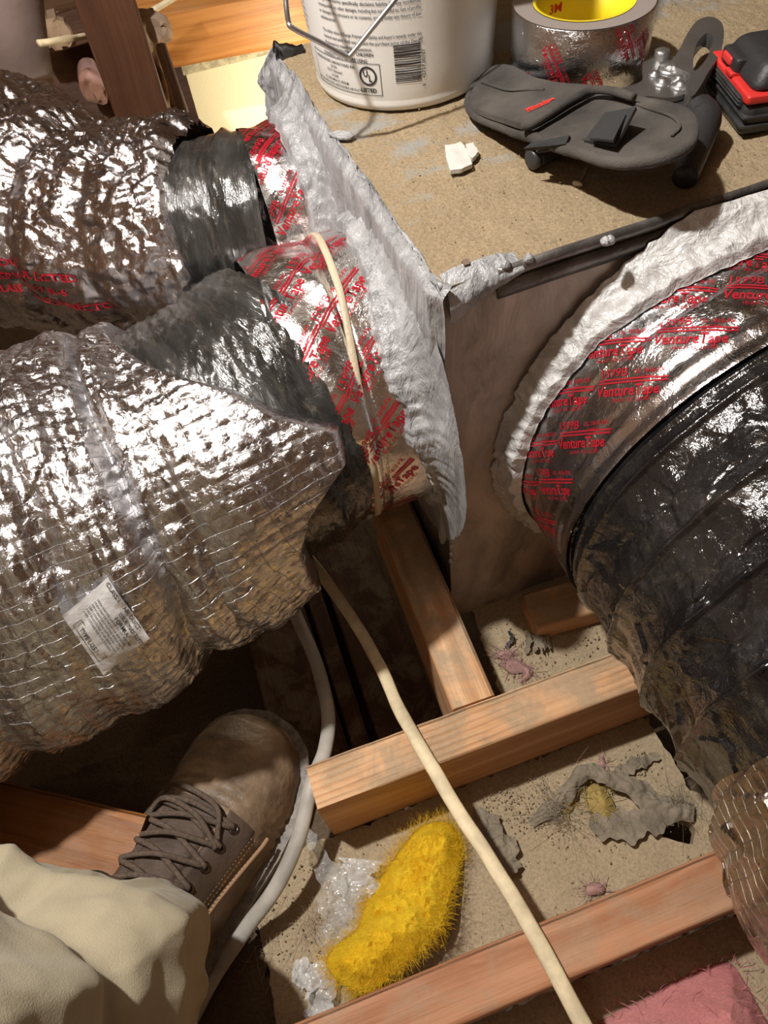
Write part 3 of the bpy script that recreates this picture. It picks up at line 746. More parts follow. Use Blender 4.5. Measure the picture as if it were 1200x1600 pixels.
PT2, S2, TH2, L2 = duct_grid(path, 130, 420, tapeR)
UV2 = np.stack([S2 * L2, TH2 * .107], -1)
tape2 = grid('foil_tape', PT2, M['foil_tape'], d2, uv=UV2)

def tape_unit():
    it = [T('1599B', 0, .0150, .0085, .004), T('UL 181B-FX', .026, .0165, .0042, .002), T('LISTED', .030, .0125, .0032, .002),
          Rr(0, .0125, .050, .0136, 8), Rr(0, .0103, .050, .0114, 8), T('VentureTape', 0, .0018, .0105, .018, sx=.82), T('WWW.TAPE.COM  866-555', .010, -.0028, .0034)]
    it = [i for i in it if True]
    it[6] = T('181A-P  FX  LISTED', .012, -.0024, .0034)
    V, F = join2d([(i[0], i[1], i[2], i[3], i[4], i[5]) for i in it]); return V, F
TU = tape_unit()
def tape_print(name, P, Ltot, R, parent, centers, rot=PI / 4, nth=420, off=.0005, clip=None, scale=1.0, flip=1, ugrow=1):
    VV, FF, k = [], [], 0
    for (u, v) in centers:
        a = TU[0] * scale; c, s = math.cos(rot), math.sin(rot)
        # text right = (+u, -v), text up = (-u, -v)
        U = u + ugrow * (a[:, 0] * c - a[:, 1] * s); Vv = v - (a[:, 0] * s + a[:, 1] * c)
        VV.append(np.stack([U, Vv], 1)); FF += [[i + k for i in f] for f in TU[1]]; k += len(a)
    V2 = np.vstack(VV); n, m = P.shape[:2]
    return wrap(name, V2, FF, P, lambda q: q[:, 0] / Ltot * (n - 1), lambda q: (q[:, 1] / R + PI) / (2 * PI) * (m - 1), M['red_print'], parent, off, clip, flip)
# u runs from the box outwards, so text right (towards the box) is -u
cs = []
for j in range(-4, 11):
    cs.append((.088 + .004 * (j % 2), .024 * j + .008)); 
    if j % 2 == 0: cs.append((.045, .024 * j + .004))
cs = [(u + random.uniform(-.004, .004), v + random.uniform(-.004, .004)) for u, v in cs]
cs2 = []
for j in range(-3, 7):
    cs2.append((.092, .047 * j)); cs2.append((.052, .047 * j + .013))
tape_print('red_printing', PT2, L2, .1075, tape2, cs2, rot=math.radians(42), clip=lambda q: (q[:, 0] > .016), ugrow=-1, flip=1, scale=1.05)
# tie
thb = np.radians(np.linspace(-180, 180, 200)); xb = interp_th({-180: .075, -20: .079, 15: .0755, 49: .067, 73: .064, 101: .062, 180: .066})(thb)
for rr_, wd_ in ((.1100, .0048),):
    G = []
    for dx, dr in ((-wd_ / 2, -.003), (-wd_ / 2, 0), (-wd_ / 2 + .0006, .0007), (wd_ / 2 - .0006, .0007), (wd_ / 2, 0), (wd_ / 2, -.003)):
        r = rr_ + dr + .0012 * np.cos(thb * 3)
        G.append(np.stack([xb + dx, CY2 - r * np.sin(thb), CZ2 + r * np.cos(thb)], -1))
    grid('cable_tie', np.array(G), M['tie'], d2)
# sealant flare at the collar
xin = interp_th({-180: .103, -60: .10, -19: .096, 15: .092, 43: .083, 57: .087, 80: .093, 91: .100, 110: .107, 180: .106})
th = np.linspace(-PI, PI, 420); t = np.linspace(0, 1, 60); Tt, TH = np.meshgrid(t, th, indexing='ij')
x0 = xin(TH) + .006 * pn(np.stack([np.cos(TH), np.sin(TH), TH * 0], -1), 6, 71) + .004 * pn(np.stack([np.cos(TH), np.sin(TH), TH * 0], -1), 20, 72)
x1 = .1150; X = x0 + (x1 - x0) * Tt; q = (X - x0) / .03
R = .1082 + .0045 * sstep(0, .10, Tt) + .004 * Tt + .030 * Tt ** 4
P = np.stack([X, CY2 - R * np.sin(TH), CZ2 + R * np.cos(TH)], -1)
D = np.stack([0 * TH, -np.sin(TH), np.cos(TH)], -1)
P += D * (strokes(P, .0034, 73, (.4, 1, 1)) * sstep(0, .12, Tt))[..., None]
grid('sealant', P, M['mastic'], d2)
# black inner liner
path = [(.034, CY2, CZ2), (.0, CY2 - .018, CZ2 - .002), (-.06, CY2 - .03, CZ2 - .01)]
def linR(S, TH, Q):
    Q2 = Q * np.array([3.2, .6, .6])
    return .1055 + .0020 * fbm(Q2, 32, 81, 3, ridge=True) + .0010 * fbm(Q2, 90, 83, 2, ridge=True) + .004 * fbm(Q, 10, 82, 2) + .0035 * np.exp(-((S - .36 - .05 * np.sin(TH)) / .035) ** 2) - .004 * S
P, S, TH, L = duct_grid(path, 90, 330, linR)
grid('inner_liner', P, M['film_grey'], d2, uv=np.stack([S * L, TH * .105], -1))
# foil jacket
xe = interp_th({-180: -.03, -60: -.06, -30: -.058, -13: -.045, 5: -.026, 26: .001, 39: .012, 51: .026, 61: .024, 71: .006, 84: -.006, 110: -.012, 180: -.03})
C0 = smooth_path([(.05, .412, .252), (0.0, .402, .249), (-.09, .399, .228), (-.20, .388, .226), (-.36, .365, .238), (-.60, .33, .25)], 400)
Lx = np.concatenate([[0], np.cumsum(np.linalg.norm(np.diff(C0, axis=0), axis=1))])
def s_of_x(x): return np.interp(-x, -C0[:, 0], Lx) / Lx[-1]
def sf(t, TH):
    s0 = s_of_x(xe(TH)); return s0 + (1 - s0) * t
def jackR(S, TH, Q):
    x = np.interp(S, Lx / Lx[-1], C0[:, 0]); e = xe(TH)
    d = e - x
    r = .126 + .012 * sstep(0, .05, d) + .013 * sstep(.08, .15, d)
    r = r - .020 * np.clip(1 - d / .006, 0, 1) ** 2
    for xc, wd, dp in ((-.086 - .012 * sstep(.6, 1.5, 0) , .010, .0125), (-.045, .008, .004), (-.16, .014, .006), (-.225, .012, .009)):
        xx = xc - .016 * sstep(1.0, 1.6, TH) + .006 * np.sin(TH * 2.5)
        r = r - dp * np.exp(-np.abs((x - xx) / wd) ** 1.4)
    r = r + .0045 * fbm(Q, 9, 91, 2) + .003 * fbm(Q * np.array([1.6, 1, 1]), 20, 92, 2)
    f1, _ = facets(Q + .004 * pn(Q, 40, 90)[..., None], 40, 93)
    r = r + .0019 * f1
    g1, _ = facets(Q, 95, 94)
    r = r + .0006 * g1
    # pillows between the scrim yarns
    uu = (x / .0125) + .5 * pn(Q, 22, 95); vv = TH * .14 / .0098 + .5 * pn(Q, 22, 96)
    r = r + .0012 * (fbm(Q * np.array([2.6, .5, .5]), 34, 97, 2, ridge=True) - .7)
    r = r + .0009 * (np.abs(np.sin(PI * uu)) ** .6 + np.abs(np.sin(PI * vv)) ** .6 - 1)
    flat = sstep(1.75, 2.4, TH)      # sags flat underneath
    return r - .004 * flat
PJ, SJ, THJ, LJ = duct_grid(C0[::8], 420, 640, jackR, sfun=sf)
XJ = np.interp(SJ, Lx / Lx[-1], C0[:, 0])
grid('foil_jacket', PJ, M['foil_scrim'], d2, uv=np.stack([XJ, THJ * .14], -1))
# label: quad in (px) found on the jacket grid
def pick(P, x, y):
    V = P.reshape(-1, 3) - CO; z = V @ CF
    px = 600 + FPX * (V @ CR) / z; py = 800 - FPX * (V @ CU) / z
    d2_ = (px - x) ** 2 + (py - y) ** 2; ok = d2_ < 64
    idx = np.where(ok)[0]
    if len(idx) == 0: idx = np.array([np.argmin(d2_)])
    k = idx[np.argmin(np.linalg.norm(V[idx], axis=1) + .0004 * np.sqrt(d2_[idx]))]
    return np.unravel_index(k, P.shape[:2])
c4 = [pick(PJ, *q) for q in ((97, 955), (167, 895), (232, 992), (160, 1052))]   # corners: left, top, right, bottom
lab = np.array([PJ[c] for c in c4]); nrm = normals(PJ)
u, v = np.meshgrid(np.linspace(0, 1, 50), np.linspace(0, 1, 44), indexing='ij')
Lb = (lab[1] * ((1 - u) * (1 - v))[..., None] + lab[2] * (u * (1 - v))[..., None] + lab[0] * ((1 - u) * v)[..., None] + lab[3] * (u * v)[..., None])
nl = np.cross(lab[2] - lab[1], lab[0] - lab[1]); nl /= np.linalg.norm(nl)
if nl @ (CO - lab.mean(0)) < 0: nl = -nl
Lb = Lb + nl * (.0055 + .003 * np.sin(u * PI) * np.sin(v * PI) + .0022 * fbm(Lb, 45, 99, 2) + .0012 * np.abs(pn(Lb, 70, 98)))[..., None]
lo_ = grid('paper_label', Lb, M['label'], d2)
W_, H_ = 1.0, .82
it = [T('CLASS 1    AIR DUCT', .04, -.075, .082, .01), T('ISSUE NO. 52773', .44, -.165, .078, .008), T('FORM A', .44, -.25, .085, .01)]
for k, s in enumerate(['MAX RATED AIR VELOCITY 5000 FPM', 'MAX RATED NEGATIVE PRESSURE', 'MAX RATED POSITIVE PRESSURE 10', 'SEE LOW PRESSURE RATING TAG', 'INSTRUCTIONS AND APPROVED', 'AND OTHER AIR DUCT PARTS']):
    it.append(T(s, .12, -.30 - .052 * k, .047))
it += [T('TYPE L-25', .27, -.745, .095, .012, sx=.85), Rr(.18, -.645, .80, -.638), Rr(.18, -.785, .80, -.778), Rr(.18, -.785, .187, -.638), Rr(.793, -.785, .80, -.638)]
V2, F2 = join2d(it)
wrap('label_print', V2, F2, Lb, lambda q: q[:, 0] * 49, lambda q: -q[:, 1] / .84 * 43, M['black_print'], lo_, .0005, flip=(1 if np.mean(normals(Lb) @ nl) > 0 else -1))

# ---- duct 1: smaller one behind
d1 = thing('insulated_duct', (-.05, .66, .18), 'smaller flexible duct in crumpled silver foil behind, at the upper left', 'duct')
CY1, CZ1 = .590, .300
path = [(.108, CY1, CZ1), (.09, CY1, CZ1), (.055, CY1, CZ1)]
tR1 = lambda S, TH, Q: .0765 + .0014 * fbm(Q, 26, 101, 3, ridge=True) + .0012 * np.sin(TH * 5 + S * 9)
PT1, S, TH, L1 = duct_grid(path, 70, 300, tR1)
tape1 = grid('foil_tape', PT1, M['foil_tape_clean'], d1, uv=np.stack([S * L1, TH * .077], -1))
tape_print('red_printing', PT1, L1, .0775, tape1, [(.050, -.03), (.052, .012), (.040, .036), (.056, .055), (.045, .09)], rot=math.radians(48), ugrow=-1, scale=1.0)
th = np.linspace(-PI, PI, 300); t = np.linspace(0, 1, 50); Tt, TH = np.meshgrid(t, th, indexing='ij')
x0 = .083 + .007 * pn(np.stack([np.cos(TH), np.sin(TH), TH * 0], -1), 5, 111); X = x0 + (.1085 - x0) * Tt
R = .0775 + .004 * sstep(0, .12, Tt) + .004 * Tt + .02 * Tt ** 3
P = np.stack([X, CY1 - R * np.sin(TH), CZ1 + R * np.cos(TH)], -1); D = np.stack([0 * TH, -np.sin(TH), np.cos(TH)], -1)
P += D * (strokes(P, .0045, 112, (.4, 1, 1)) * sstep(0, .15, Tt))[..., None]
grid('sealant', P, M['mastic'], d1)
path = [(.062, CY1, CZ1), (.035, CY1 + .006, CZ1), (-.01, CY1 + .02, CZ1 - .004)]
lR1 = lambda S, TH, Q: .0755 + .0013 * fbm(Q * np.array([3, .6, .6]), 30, 121, 3, ridge=True) + .0035 * np.exp(-((S - .33 - .04 * np.sin(TH)) / .04) ** 2) + .003 * fbm(Q, 12, 122, 2)
P, S, TH, L = duct_grid(path, 70, 260, lR1)
grid('inner_liner', P, M['film_grey'], d1, uv=np.stack([S * L, TH * .075], -1))
P1 = [(.028, .606, .300), (.0, .620, .290), (-.06, .665, .278), (-.13, .745, .272), (-.20, .83, .272), (-.34, .98, .28), (-.5, 1.15, .3)]
def j1R(S, TH, Q):
    r = .088 + .030 * sstep(.05, .5, S) 
    r = r - .014 * np.clip(1 - S / .012, 0, 1) ** 2
    for sc, wd, dp in ((.10, .012, .004), (.20, .016, .010), (.30, .02, .006), (.42, .018, .008)):
        r = r - dp * np.exp(-np.abs((S - sc - .012 * np.sin(TH * 2)) / wd) ** 1.4)
    r = r + .006 * fbm(Q, 11, 131, 2) + .0028 * fbm(Q * np.array([1.2, 1.2, .6]), 34, 132, 3, ridge=True) + .0015 * np.sin(TH * 9 + 5 * pn(Q, 10, 133)) * (S < .2)
    f1, _ = facets(Q * np.array([1.2, 1.2, .6]), 40, 134)
    return r + .0022 * f1 + .0008 * facets(Q, 90, 135)[0] + .0042 * fbm(np.stack([Q[..., 0] * 2.6 + Q[..., 1] * 1.5, Q[..., 2] * .5, Q[..., 1] * .3], -1), 30, 137, 2, ridge=True) * (.4 + sstep(-.1, .3, pn(Q, 9, 138)))
PJ1, S, TH, LJ1 = duct_grid(P1, 330, 420, j1R)
jk1 = grid('foil_jacket', PJ1, M['foil_smooth'], d1, uv=np.stack([S * LJ1, TH * .10], -1))
# faded pink printing on the lower left of the jacket
ii, jj = pick(PJ1, 45, 455)
its = [T('AIR DUCT  UL LISTED', 0, .012, .010, .02), T('THERMAL FLEX R-6', 0, -.002, .010, .02), T('CLASS 1 AIR CONNECTOR', 0, -.016, .010, .02)]
V2, F2 = join2d(its); V2 = V2 - V2.mean(0)
wrap('red_printing', V2, F2, PJ1, lambda q: ii - q[:, 0] / LJ1 * 329, lambda q: jj - q[:, 1] / (2 * PI * .105) * 419, M['red_print'], jk1, .0008)

# ---- duct 3: the black one at the right
d3 = thing('flexible_duct', (.33, .15, .08), 'large flexible duct in shiny black film with wire ribs at the right', 'duct')
CX3, CZ3 = .325, .228
path = [(CX3, .324, CZ3), (CX3, .27, CZ3), (CX3, .236, CZ3)]
t3R = lambda S, TH, Q: .1535 + .0007 * fbm(Q * np.array([1, .5, 1]), 22, 141, 3, ridge=True) + .0012 * fbm(Q, 9, 142, 2) - .0015 * S - .0016 * np.exp(-((S - .42) / .03) ** 2) + .0011 * np.sin(S * 40) * sstep(.6, .8, S) * 0.5
PT3, S, TH, L3 = duct_grid(path, 110, 520, t3R, sgn=-1)
tape3 = grid('foil_tape', PT3, M['foil_tape_clean'], d3, uv=np.stack([S * L3, TH * .1535], -1))
cc = []
for j in range(-2, 12):
    cc.append((.014 + .003 * (j % 2), .045 * j)); cc.append((.046, .045 * j + .007))
tape_print('red_printing', PT3, L3, .1535, tape3, cc, rot=math.radians(47), ugrow=1, clip=lambda q: (q[:, 0] > .014) & (q[:, 0] < .086), flip=-1, scale=.92)
th = np.linspace(-PI, PI, 520); t = np.linspace(0, 1, 60); Tt, TH = np.meshgrid(t, th, indexing='ij')
cs_ = np.stack([np.cos(TH), np.sin(TH), TH * 0], -1)
yin = interp_th({-180: .312, -30: .296, 3: .295, 25: .300, 45: .306, 70: .305, 90: .304, 120: .310, 180: .314})
y0 = yin(TH) + .004 * pn(cs_, 7, 151) + .002 * pn(cs_, 25, 152); y1 = .3250 + .012 * np.sin(-TH) * 0
Yc = y0 + (.3262 + .0065 * 0 - y0) * Tt
R = .1555 + .003 * sstep(0, .1, Tt) + .0035 * Tt + (.004 + .018 * np.exp(-((np.degrees(TH) + 12) / 36) ** 2)) * Tt ** 2.2
P = np.stack([CX3 - R * np.sin(TH), Yc, CZ3 + R * np.cos(TH)], -1)
D = np.stack([-np.sin(TH), 0 * TH, np.cos(TH)], -1)
P += D * (strokes(P, .0060, 153, (1, .4, 1)) * sstep(0, .12, Tt))[..., None]; P[..., 1] -= .0015 * (.5 + fbm(P, 60, 154, 2)) * sstep(.5, .9, Tt)
P[..., 2] = np.where(P[..., 2] > ZT + .002, ZT + .002, P[..., 2])
grid('sealant', P, M['mastic_white'], d3)
path = [(CX3, .246, CZ3), (CX3, .15, CZ3 + .002), (CX3, .06, CZ3 + .010), (CX3 + .005, -.05, CZ3 + .015)]
ribs = [.2405, .236, .2305, .2225, .178, .133, .088, .043, -.002]
def l3R(S, TH, Q):
    y = Q[..., 1]
    r = np.full_like(y, .1455)
    for k, yr in enumerate(ribs):
        a = .0065 if k > 2 else .003; wv = yr + .0035 * np.sin(TH + k) + .001 * pn(Q, 20, 160)
        r = r + a * np.exp(-((y - wv) / .010) ** 2) * .55 + (.0026 if k > 2 else .0016) * np.exp(-((y - wv) / .0016) ** 2)
    cr = sstep(.24, .2, y)
    r = r + cr * (.0030 * fbm(Q * np.array([1, .6, 1]), 22, 161, 3, ridge=True) + .0022 * facets(Q, 46, 162)[0]) + .002 * fbm(Q, 8, 163, 2)
    return r
P, S, TH, L = duct_grid(path, 300, 640, l3R, sgn=-1)
grid('inner_liner', P, M['film_black'], d3, uv=np.stack([S * L, TH * .15], -1))
path = [(CX3, .075, CZ3 + .006), (CX3 + .001, .0, CZ3 + .003), (CX3 + .004, -.10, CZ3), (CX3 + .004, -.32, CZ3)]
ye = interp_th({-180: .07, 0: .078, 54: .074, 76: .064, 92: .058, 110: .045, 130: .04, 180: .05})
def sf3(t, TH):
    s0 = (.075 - ye(TH) + .006 * np.sin(TH * 7)) / .395; return s0 + (1 - s0) * t
def j3R(S, TH, Q):
    y = .075 - S * .395; d = ye(TH) - y
    r = .158 + .010 * sstep(0, .05, d) - .006 * np.clip(1 - d / .004, 0, 1)
    for yc in (.035, -.02, -.09): r = r - .003 * np.exp(-np.abs((y - yc - .006 * np.sin(TH * 2)) / .008) ** 1.4)
    f1, _ = facets(Q, 40, 171)
    return r + .005 * fbm(Q, 10, 172, 2) + .003 * f1 + .0012 * fbm(Q, 60, 173, 2, ridge=True)
P, S, TH, L = duct_grid(path, 300, 520, j3R, sgn=-1, sfun=sf3)
grid('foil_jacket', P, M['foil_dark'], d3, uv=np.stack([S * L, TH * .16], -1))

# =================================================================== ON THE BOX
def fluff(name, poly, z, h, mat, parent=None, seed=1, step=.003, rough=.004, strands=200, slen=.02, sw=.00025, under=.001):
    """fibrous lump with loose strands (one mesh)"""
    poly = densify(np.asarray(poly), step, True, .0012, seed)
    lo, hi = poly.min(0), poly.max(0)
    def top(V):
        d = np.full(len(V), 9.)
        for p in poly: d = np.minimum(d, np.hypot(V[:, 0] - p[0], V[:, 1] - p[1]))
        k = sstep(0, max(h * 1.2, .006), d) ** .7
        P = np.column_stack([V, np.zeros(len(V))])
        zz = z(V) if callable(z) else z
        return zz + h * k * (1 + .25 * fbm(P, 30, seed, 2)) + rough * k * (fbm(P, 80, seed + 2, 3) + .5 * fbm(P * np.array([1, 1, 1]), 190, seed + 4, 2, ridge=True))
    def thk(V):
        zz = z(V) if callable(z) else z
        return np.maximum(top(V) - zz, 0) * .5 + under
    o = slab(name, poly, top, thk, mat, parent, step=step, seed=seed)
    if strands:
        rs = np.random.RandomState(seed); V = []; F = []
        me = o.data; co = np.array([v.co[:] for v in me.vertices]); nb = len(poly)
        for k in range(strands):
            p = co[rs.randint(len(co) // 2)].copy()
            if k % 2: 
                q = poly[rs.randint(nb)]; p = np.array([q[0], q[1], (z(q[None])[0] if callable(z) else z) + h * .3])
            ctr = np.array([lo + hi]) / 2
            d = rs.normal(0, 1, 3); d[2] = abs(d[2]) * .3; d[:2] += (p[:2] - ctr[0]) / (np.linalg.norm(p[:2] - ctr[0]) + 1e-6) * .9; d /= np.linalg.norm(d)
            c = rs.normal(0, .8, 3); n = 6; L = slen * rs.uniform(.3, 1); side = np.cross(d, rs.normal(0, 1, 3)); side /= np.linalg.norm(side)
            b = len(V)
            for i in range(n):
                t = i / (n - 1); q = p + d * L * t + c * L * .35 * t * t; q[2] = max(q[2], .001)
                V.append(q - side * sw); V.append(q + side * sw)
                if i: F.append((b + 2 * i - 2, b + 2 * i - 1, b + 2 * i + 1, b + 2 * i))
        s_ = link('loose_fibres', rawmesh(V, F, True), mat, o); s_['kind'] = 'stuff'
    return o

# ---- sealant bucket
BC = np.array([.190, .585, ZT + .0025]); BR, BK = .0675, .058
bk = thing('bucket', BC, 'white plastic sealant bucket with printed text, barcode and a wire handle', 'bucket')
hb = .19
prof = [(0, .004), (BR - .006, .004), (BR - .004, .001), (BR - .001, .0), (BR, .002), (BR + .0008, .0045), (BR + .0002, .0065)] + [(BR + BK * z, z) for z in np.linspace(.008, hb - .03, 10)]
prof += [(BR + BK * .16 + .004, .163), (BR + BK * .16 + .004, .168), (BR + BK * .17, .170), (BR + BK * .18, .178), (BR + BK * .18 + .005, .180), (BR + BK * .18 + .005, .188), (BR + BK * .18 + .002, .190), (BR + BK * .18 - .002, .188), (BR + BK * .17 - .003, .165), (BR - .003, .006), (0, .006)]
lathe('body', prof, BC, M['bucket'], bk, seg=96)
lathe('lid', [(0, .191), (BR + .006, .191), (BR + .007, .195), (BR + .015, .195), (BR + .018, .192), (BR + .018, .184)], BC, M['bucket'], bk, seg=96)
ang = np.radians(np.linspace(-110, 40, 300)); zz = np.linspace(.004, .15, 60)
A_, Z_ = np.meshgrid(ang, zz, indexing='ij'); Rb = BR + BK * Z_ + .00015
PB = BC + np.stack([Rb * np.sin(A_), -Rb * np.cos(A_), Z_], -1)
def bprint(name, items, x0deg, z0, Rref=.0705):
    V2, F2 = join2d(items)
    i_of = lambda q: ((np.degrees(q[:, 0] / Rref) + x0deg) + 110) / 150 * 299
    j_of = lambda q: ((z0 + q[:, 1]) - .004) / .146 * 59
    wrap(name, V2, F2, PB, i_of, j_of, M['black_print'], bk, .0002, flip=1 if np.mean(np.sum(normals(PB) * (PB - BC), -1)) > 0 else -1)
LN = ['limited warranty is the only warranty extended by Design Polymerics including', 'with respect to its materials. There are no other warranties for any', 'implied warranties of merchantability and fitness for a particular purpose.', 'Design Polymerics specifically disclaims liability for any incidental,',
      'consequential, or other damages, including but not limited to, loss of profits', 'or damages to a structure or its contents, arising under any theory of law', 'whatsoever.', None,
      "The dollar value of Design Polymerics' liability and buyer's remedy under this", 'limited warranty shall not exceed the purchase price of the Design', 'Polymerics material in question.']
it = []
for k, s in enumerate(LN):
    if s is None: continue
    V, F = text2d(s, 1.0, .006); wd = V[:, 0].max(); tgt = .0745
    sx = tgt / (wd * .0031) if k not in (6, 10) else 1.0
    V = V * np.array([min(sx, 1.15), 1]); it.append((V, F, 0, -.0040 * k, .0031, 0))
bprint('printed_text', it, -68, .0765 + .0045)
it = []
for k in range(12):
    s = ['of purchase and use only', 'the product and buyer', 'must be made to the', 'seller at once and in', 'writing. Any claim for', 'defective material will', 'be honored only when', 'it is received by the', 'manufacturer within', 'thirty days of delivery', 'to the stated buyer', 'and approved in full'][k]
    it.append(T(s, 0, -.0040 * k, .0029, .004))
bprint('printed_text', it, -106, .087)
bprint('printed_text', [T('KEEP OUT OF REACH OF CHILDREN', 0, 0, .0034, .012, sx=.82), T('CONSULT S.D.S. BEFORE USING', .001, -.0043, .0034, .012, sx=.82)], -72, .0375)
it = [Rr(0, 0, .0625, .0004, 20), Rr(0, -.0215, .0625, -.0211, 20), Rr(0, -.0215, .0004, .0004), Rr(.0621, -.0215, .0625, .0004)]
V, F = ring2d(.0530, -.0082, .0052, .0066); it.append((V, F, 0, 0, 1, 0))
it += [T('U', .0493, -.0086, .0068, .02, sx=.8), T('L', .0532, -.0118, .0068, .02, sx=.8), T('LISTED', .0462, -.0193, .0040, .03, sx=1.0)]
for k, (s, z) in enumerate([('UNDERWRITERS LABORATORIES INC.', .0027), ('LISTED', .0025), ('DUCT SEALANT', .0025), ('R12345', .0025), ('UL 181A-M & UL 181B-M', .0026), ('FOR USE WITH RIGID AND FLEXIBLE AIR DUCT', .0024)]):
    it.append(T(s, .0235, -.0042 - .0031 * k, z, .008, align='CENTER', sx=.9))
bprint('listing_mark', it, -84, .0325, Rref=.0690)
it = []; y = 0; rs = np.random.RandomState(3)
for k in range(30):
    h_ = rs.choice([.00035, .0006, .0009, .0013]); it.append(Rr(0 + .0011 * 0, -y - h_, .0185, -y, 6)); y += h_ + rs.choice([.0003, .0005, .0008])
    if y > .0255: break
it.append(T('5', .0200, .0015, .0034, .0, rot=PI / 2)); it.append(T('42759 00107', .0215, -.0235, .0036, .0, rot=PI / 2)); it.append(T('8', .0215, -.029, .0034, .0, rot=PI / 2))
bprint('barcode', it, -23.5, .0445)
# wire bail
bp = [BC + np.array([-.080, -.004, .165]), aty(443, -60, .512), aty(447, 5, .500), aty(451, 34, .497), aty(458, 44, .495), aty(500, 66, .494), aty(534, 85, .494), aty(543, 88, .494), aty(550, 83, .494), aty(580, 46, .495), aty(617, 0, .497), aty(680, -80, .505), aty(740, -135, .53), BC + np.array([.082, .01, .160])]
tube('handle', bp, .0016, M['wire'], bk, seg=10, n=160)
for sgn in (-1, 1):
    lathe('handle_ear', [(0, 0), (.009, 0), (.009, .004), (.005, .006), (.0, .006)], BC + np.array([sgn * .0735, -.002 if sgn < 0 else .01, .160]), M['bucket'], bk, seg=20, axis=(sgn, 0, 0))
# second white pail behind
bk2 = thing('bucket', (.455, .72, ZT), 'plain white pail at the top edge behind the tape roll, mostly out of view', 'bucket')
p2 = at(1012, -12, ZT); p2 = p2 + np.array([.0, .055, 0])
bk2.location = p2
lathe('body', [(0, .003), (.058, .003), (.060, 0), (.064, .003), (.065, .006), (.072, .14), (.076, .142), (.076, .150), (.070, .150), (.062, .006), (0, .005)], p2 + np.array([0, 0, .003]), M['bucket'], bk2, seg=64)

# ---- roll of foil tape
RC = np.array([.297, .510, ZT + .0025]); RO, RI, RH = .0485, .0345, .0475
tr = thing('tape_roll', RC, 'shiny roll of printed foil tape with a yellow core, standing beside the bucket', 'tape')
lathe('tape_wall', [(RI, .0005), (RO - .0005, 0), (RO, .0004), (RO, RH - .0004), (RO - .0005, RH), (RI, RH - .0008)], RC, M['foil_tape_clean'], tr, seg=120)
lathe('roll_face', [(RI + .0002, RH - .0004), (RO - .0009, RH + .0003)], RC, M['tape_side'], tr, seg=96)
lathe('core', [(RI, RH), (RI - .0022, RH), (RI - .0022, .0005), (RI, .0005)], RC, M['core_yellow'], tr, seg=96)
sp_a = np.linspace(0, 2 * PI, 200)
A_, Z_ = np.meshgrid(np.radians(np.linspace(-150, 120, 260)), np.linspace(0, RH, 30), indexing='ij')
PR = RC + np.stack([RO * np.sin(A_), -RO * np.cos(A_), Z_], -1)
V2, F2 = [], []; k0 = 0
for (xd, z0, rt) in ((-62, .034, -1.05), (-28, .018, -1.05), (-6, .047, -1.05), (18, .034, -1.05), (52, .043, -1.05), (-85, .012, -1.05), (75, .02, -1.05)):
    a = TU[0] * .62; c, s_ = math.cos(rt), math.sin(rt)
    V2.append(np.stack([a[:, 0] * c - a[:, 1] * s_ + math.radians(xd) * RO, a[:, 0] * s_ + a[:, 1] * c + z0], 1)); F2 += [[i + k0 for i in f] for f in TU[1]]; k0 += len(a)
wrap('red_printing', np.vstack(V2), F2, PR, lambda q: (np.degrees(q[:, 0] / RO) + 150) / 270 * 259, lambda q: q[:, 1] / RH * 29, M['red_print'], tr, .0003, flip=1 if np.mean(np.sum(normals(PR) * (PR - RC), -1)) > 0 else -1)
# print inside the core
A_, Z_ = np.meshgrid(np.radians(np.linspace(60, 300, 160)), np.linspace(0, RH, 20), indexing='ij')
PC_ = RC + np.stack([(RI - .0024) * np.sin(A_), -(RI - .0024) * np.cos(A_), Z_], -1)
V2, F2 = join2d([T('3M', .058, .030, .0085, .02), T('FOIL TAPE 1599B', .046, .0225, .0032)])
wrap('core_printing', V2, F2, PC_, lambda q: (159 - q[:, 0] / .135 * 159), lambda q: q[:, 1] / RH * 19, M['red_print'], tr, .0001, flip=-1)
# crumpled tape end at the foot of the roll
tf = []
u, v = np.meshgrid(np.linspace(0, 1, 40), np.linspace(0, 1, 24), indexing='ij')
q0, q1 = at(918, 128, ZT), at(1000, 112, ZT)
P = q0 + (q1 - q0) * u[..., None] + np.array([.004, -.007, 0]) * (v - .2)[..., None] + EZ * (.002 + .013 * (1 - v) * np.sin(u * PI) ** .5 + .0)[..., None]
P += .0035 * fbm(P, 80, 201, 3)[..., None]; P[..., 2] = np.maximum(P[..., 2], ZT + .001)
grid('tape_tail', P, M['foil_tape'], tr)

# ---- black fabric pouch
_a, _b, _c = at(740, 150, ZT + .010), at(1083, 190, ZT + .046), at(835, 225, ZT + .026)
_n = np.cross(_b - _a, _c - _a)
pz = lambda V: np.maximum(_a[2] - (_n[0] * (V[:, 0] - _a[0]) + _n[1] * (V[:, 1] - _a[1])) / _n[2], ZT + .008)
PX = [(733, 158), (740, 135), (752, 120), (770, 105), (800, 108), (828, 122), (862, 133), (905, 137), (945, 141), (980, 151), (1020, 158), (1060, 167), (1080, 182), (1083, 205), (1072, 225), (1040, 240), (1000, 246), (960, 246), (915, 236), (880, 226), (835, 210), (800, 198), (765, 184), (745, 174)]
def at_pz(x, y, dz=0):
    z = ZT + .01
    for _ in range(60): p = at(x, y, z); z = z + .5 * (pz(p[None, :2])[0] + dz - z)
    return p
po = thing('tool_pouch', at(900, 200, ZT), 'dusty black fabric pouch with hook straps and a small red logo', 'pouch')
pp = np.array([at_pz(x, y)[:2] for x, y in PX]); pps = smooth_poly(pp, 4)
def ptop(V):
    P = np.column_stack([V, np.zeros(len(V))]); return pz(V) + .0018 * fbm(P, 25, 211, 2)
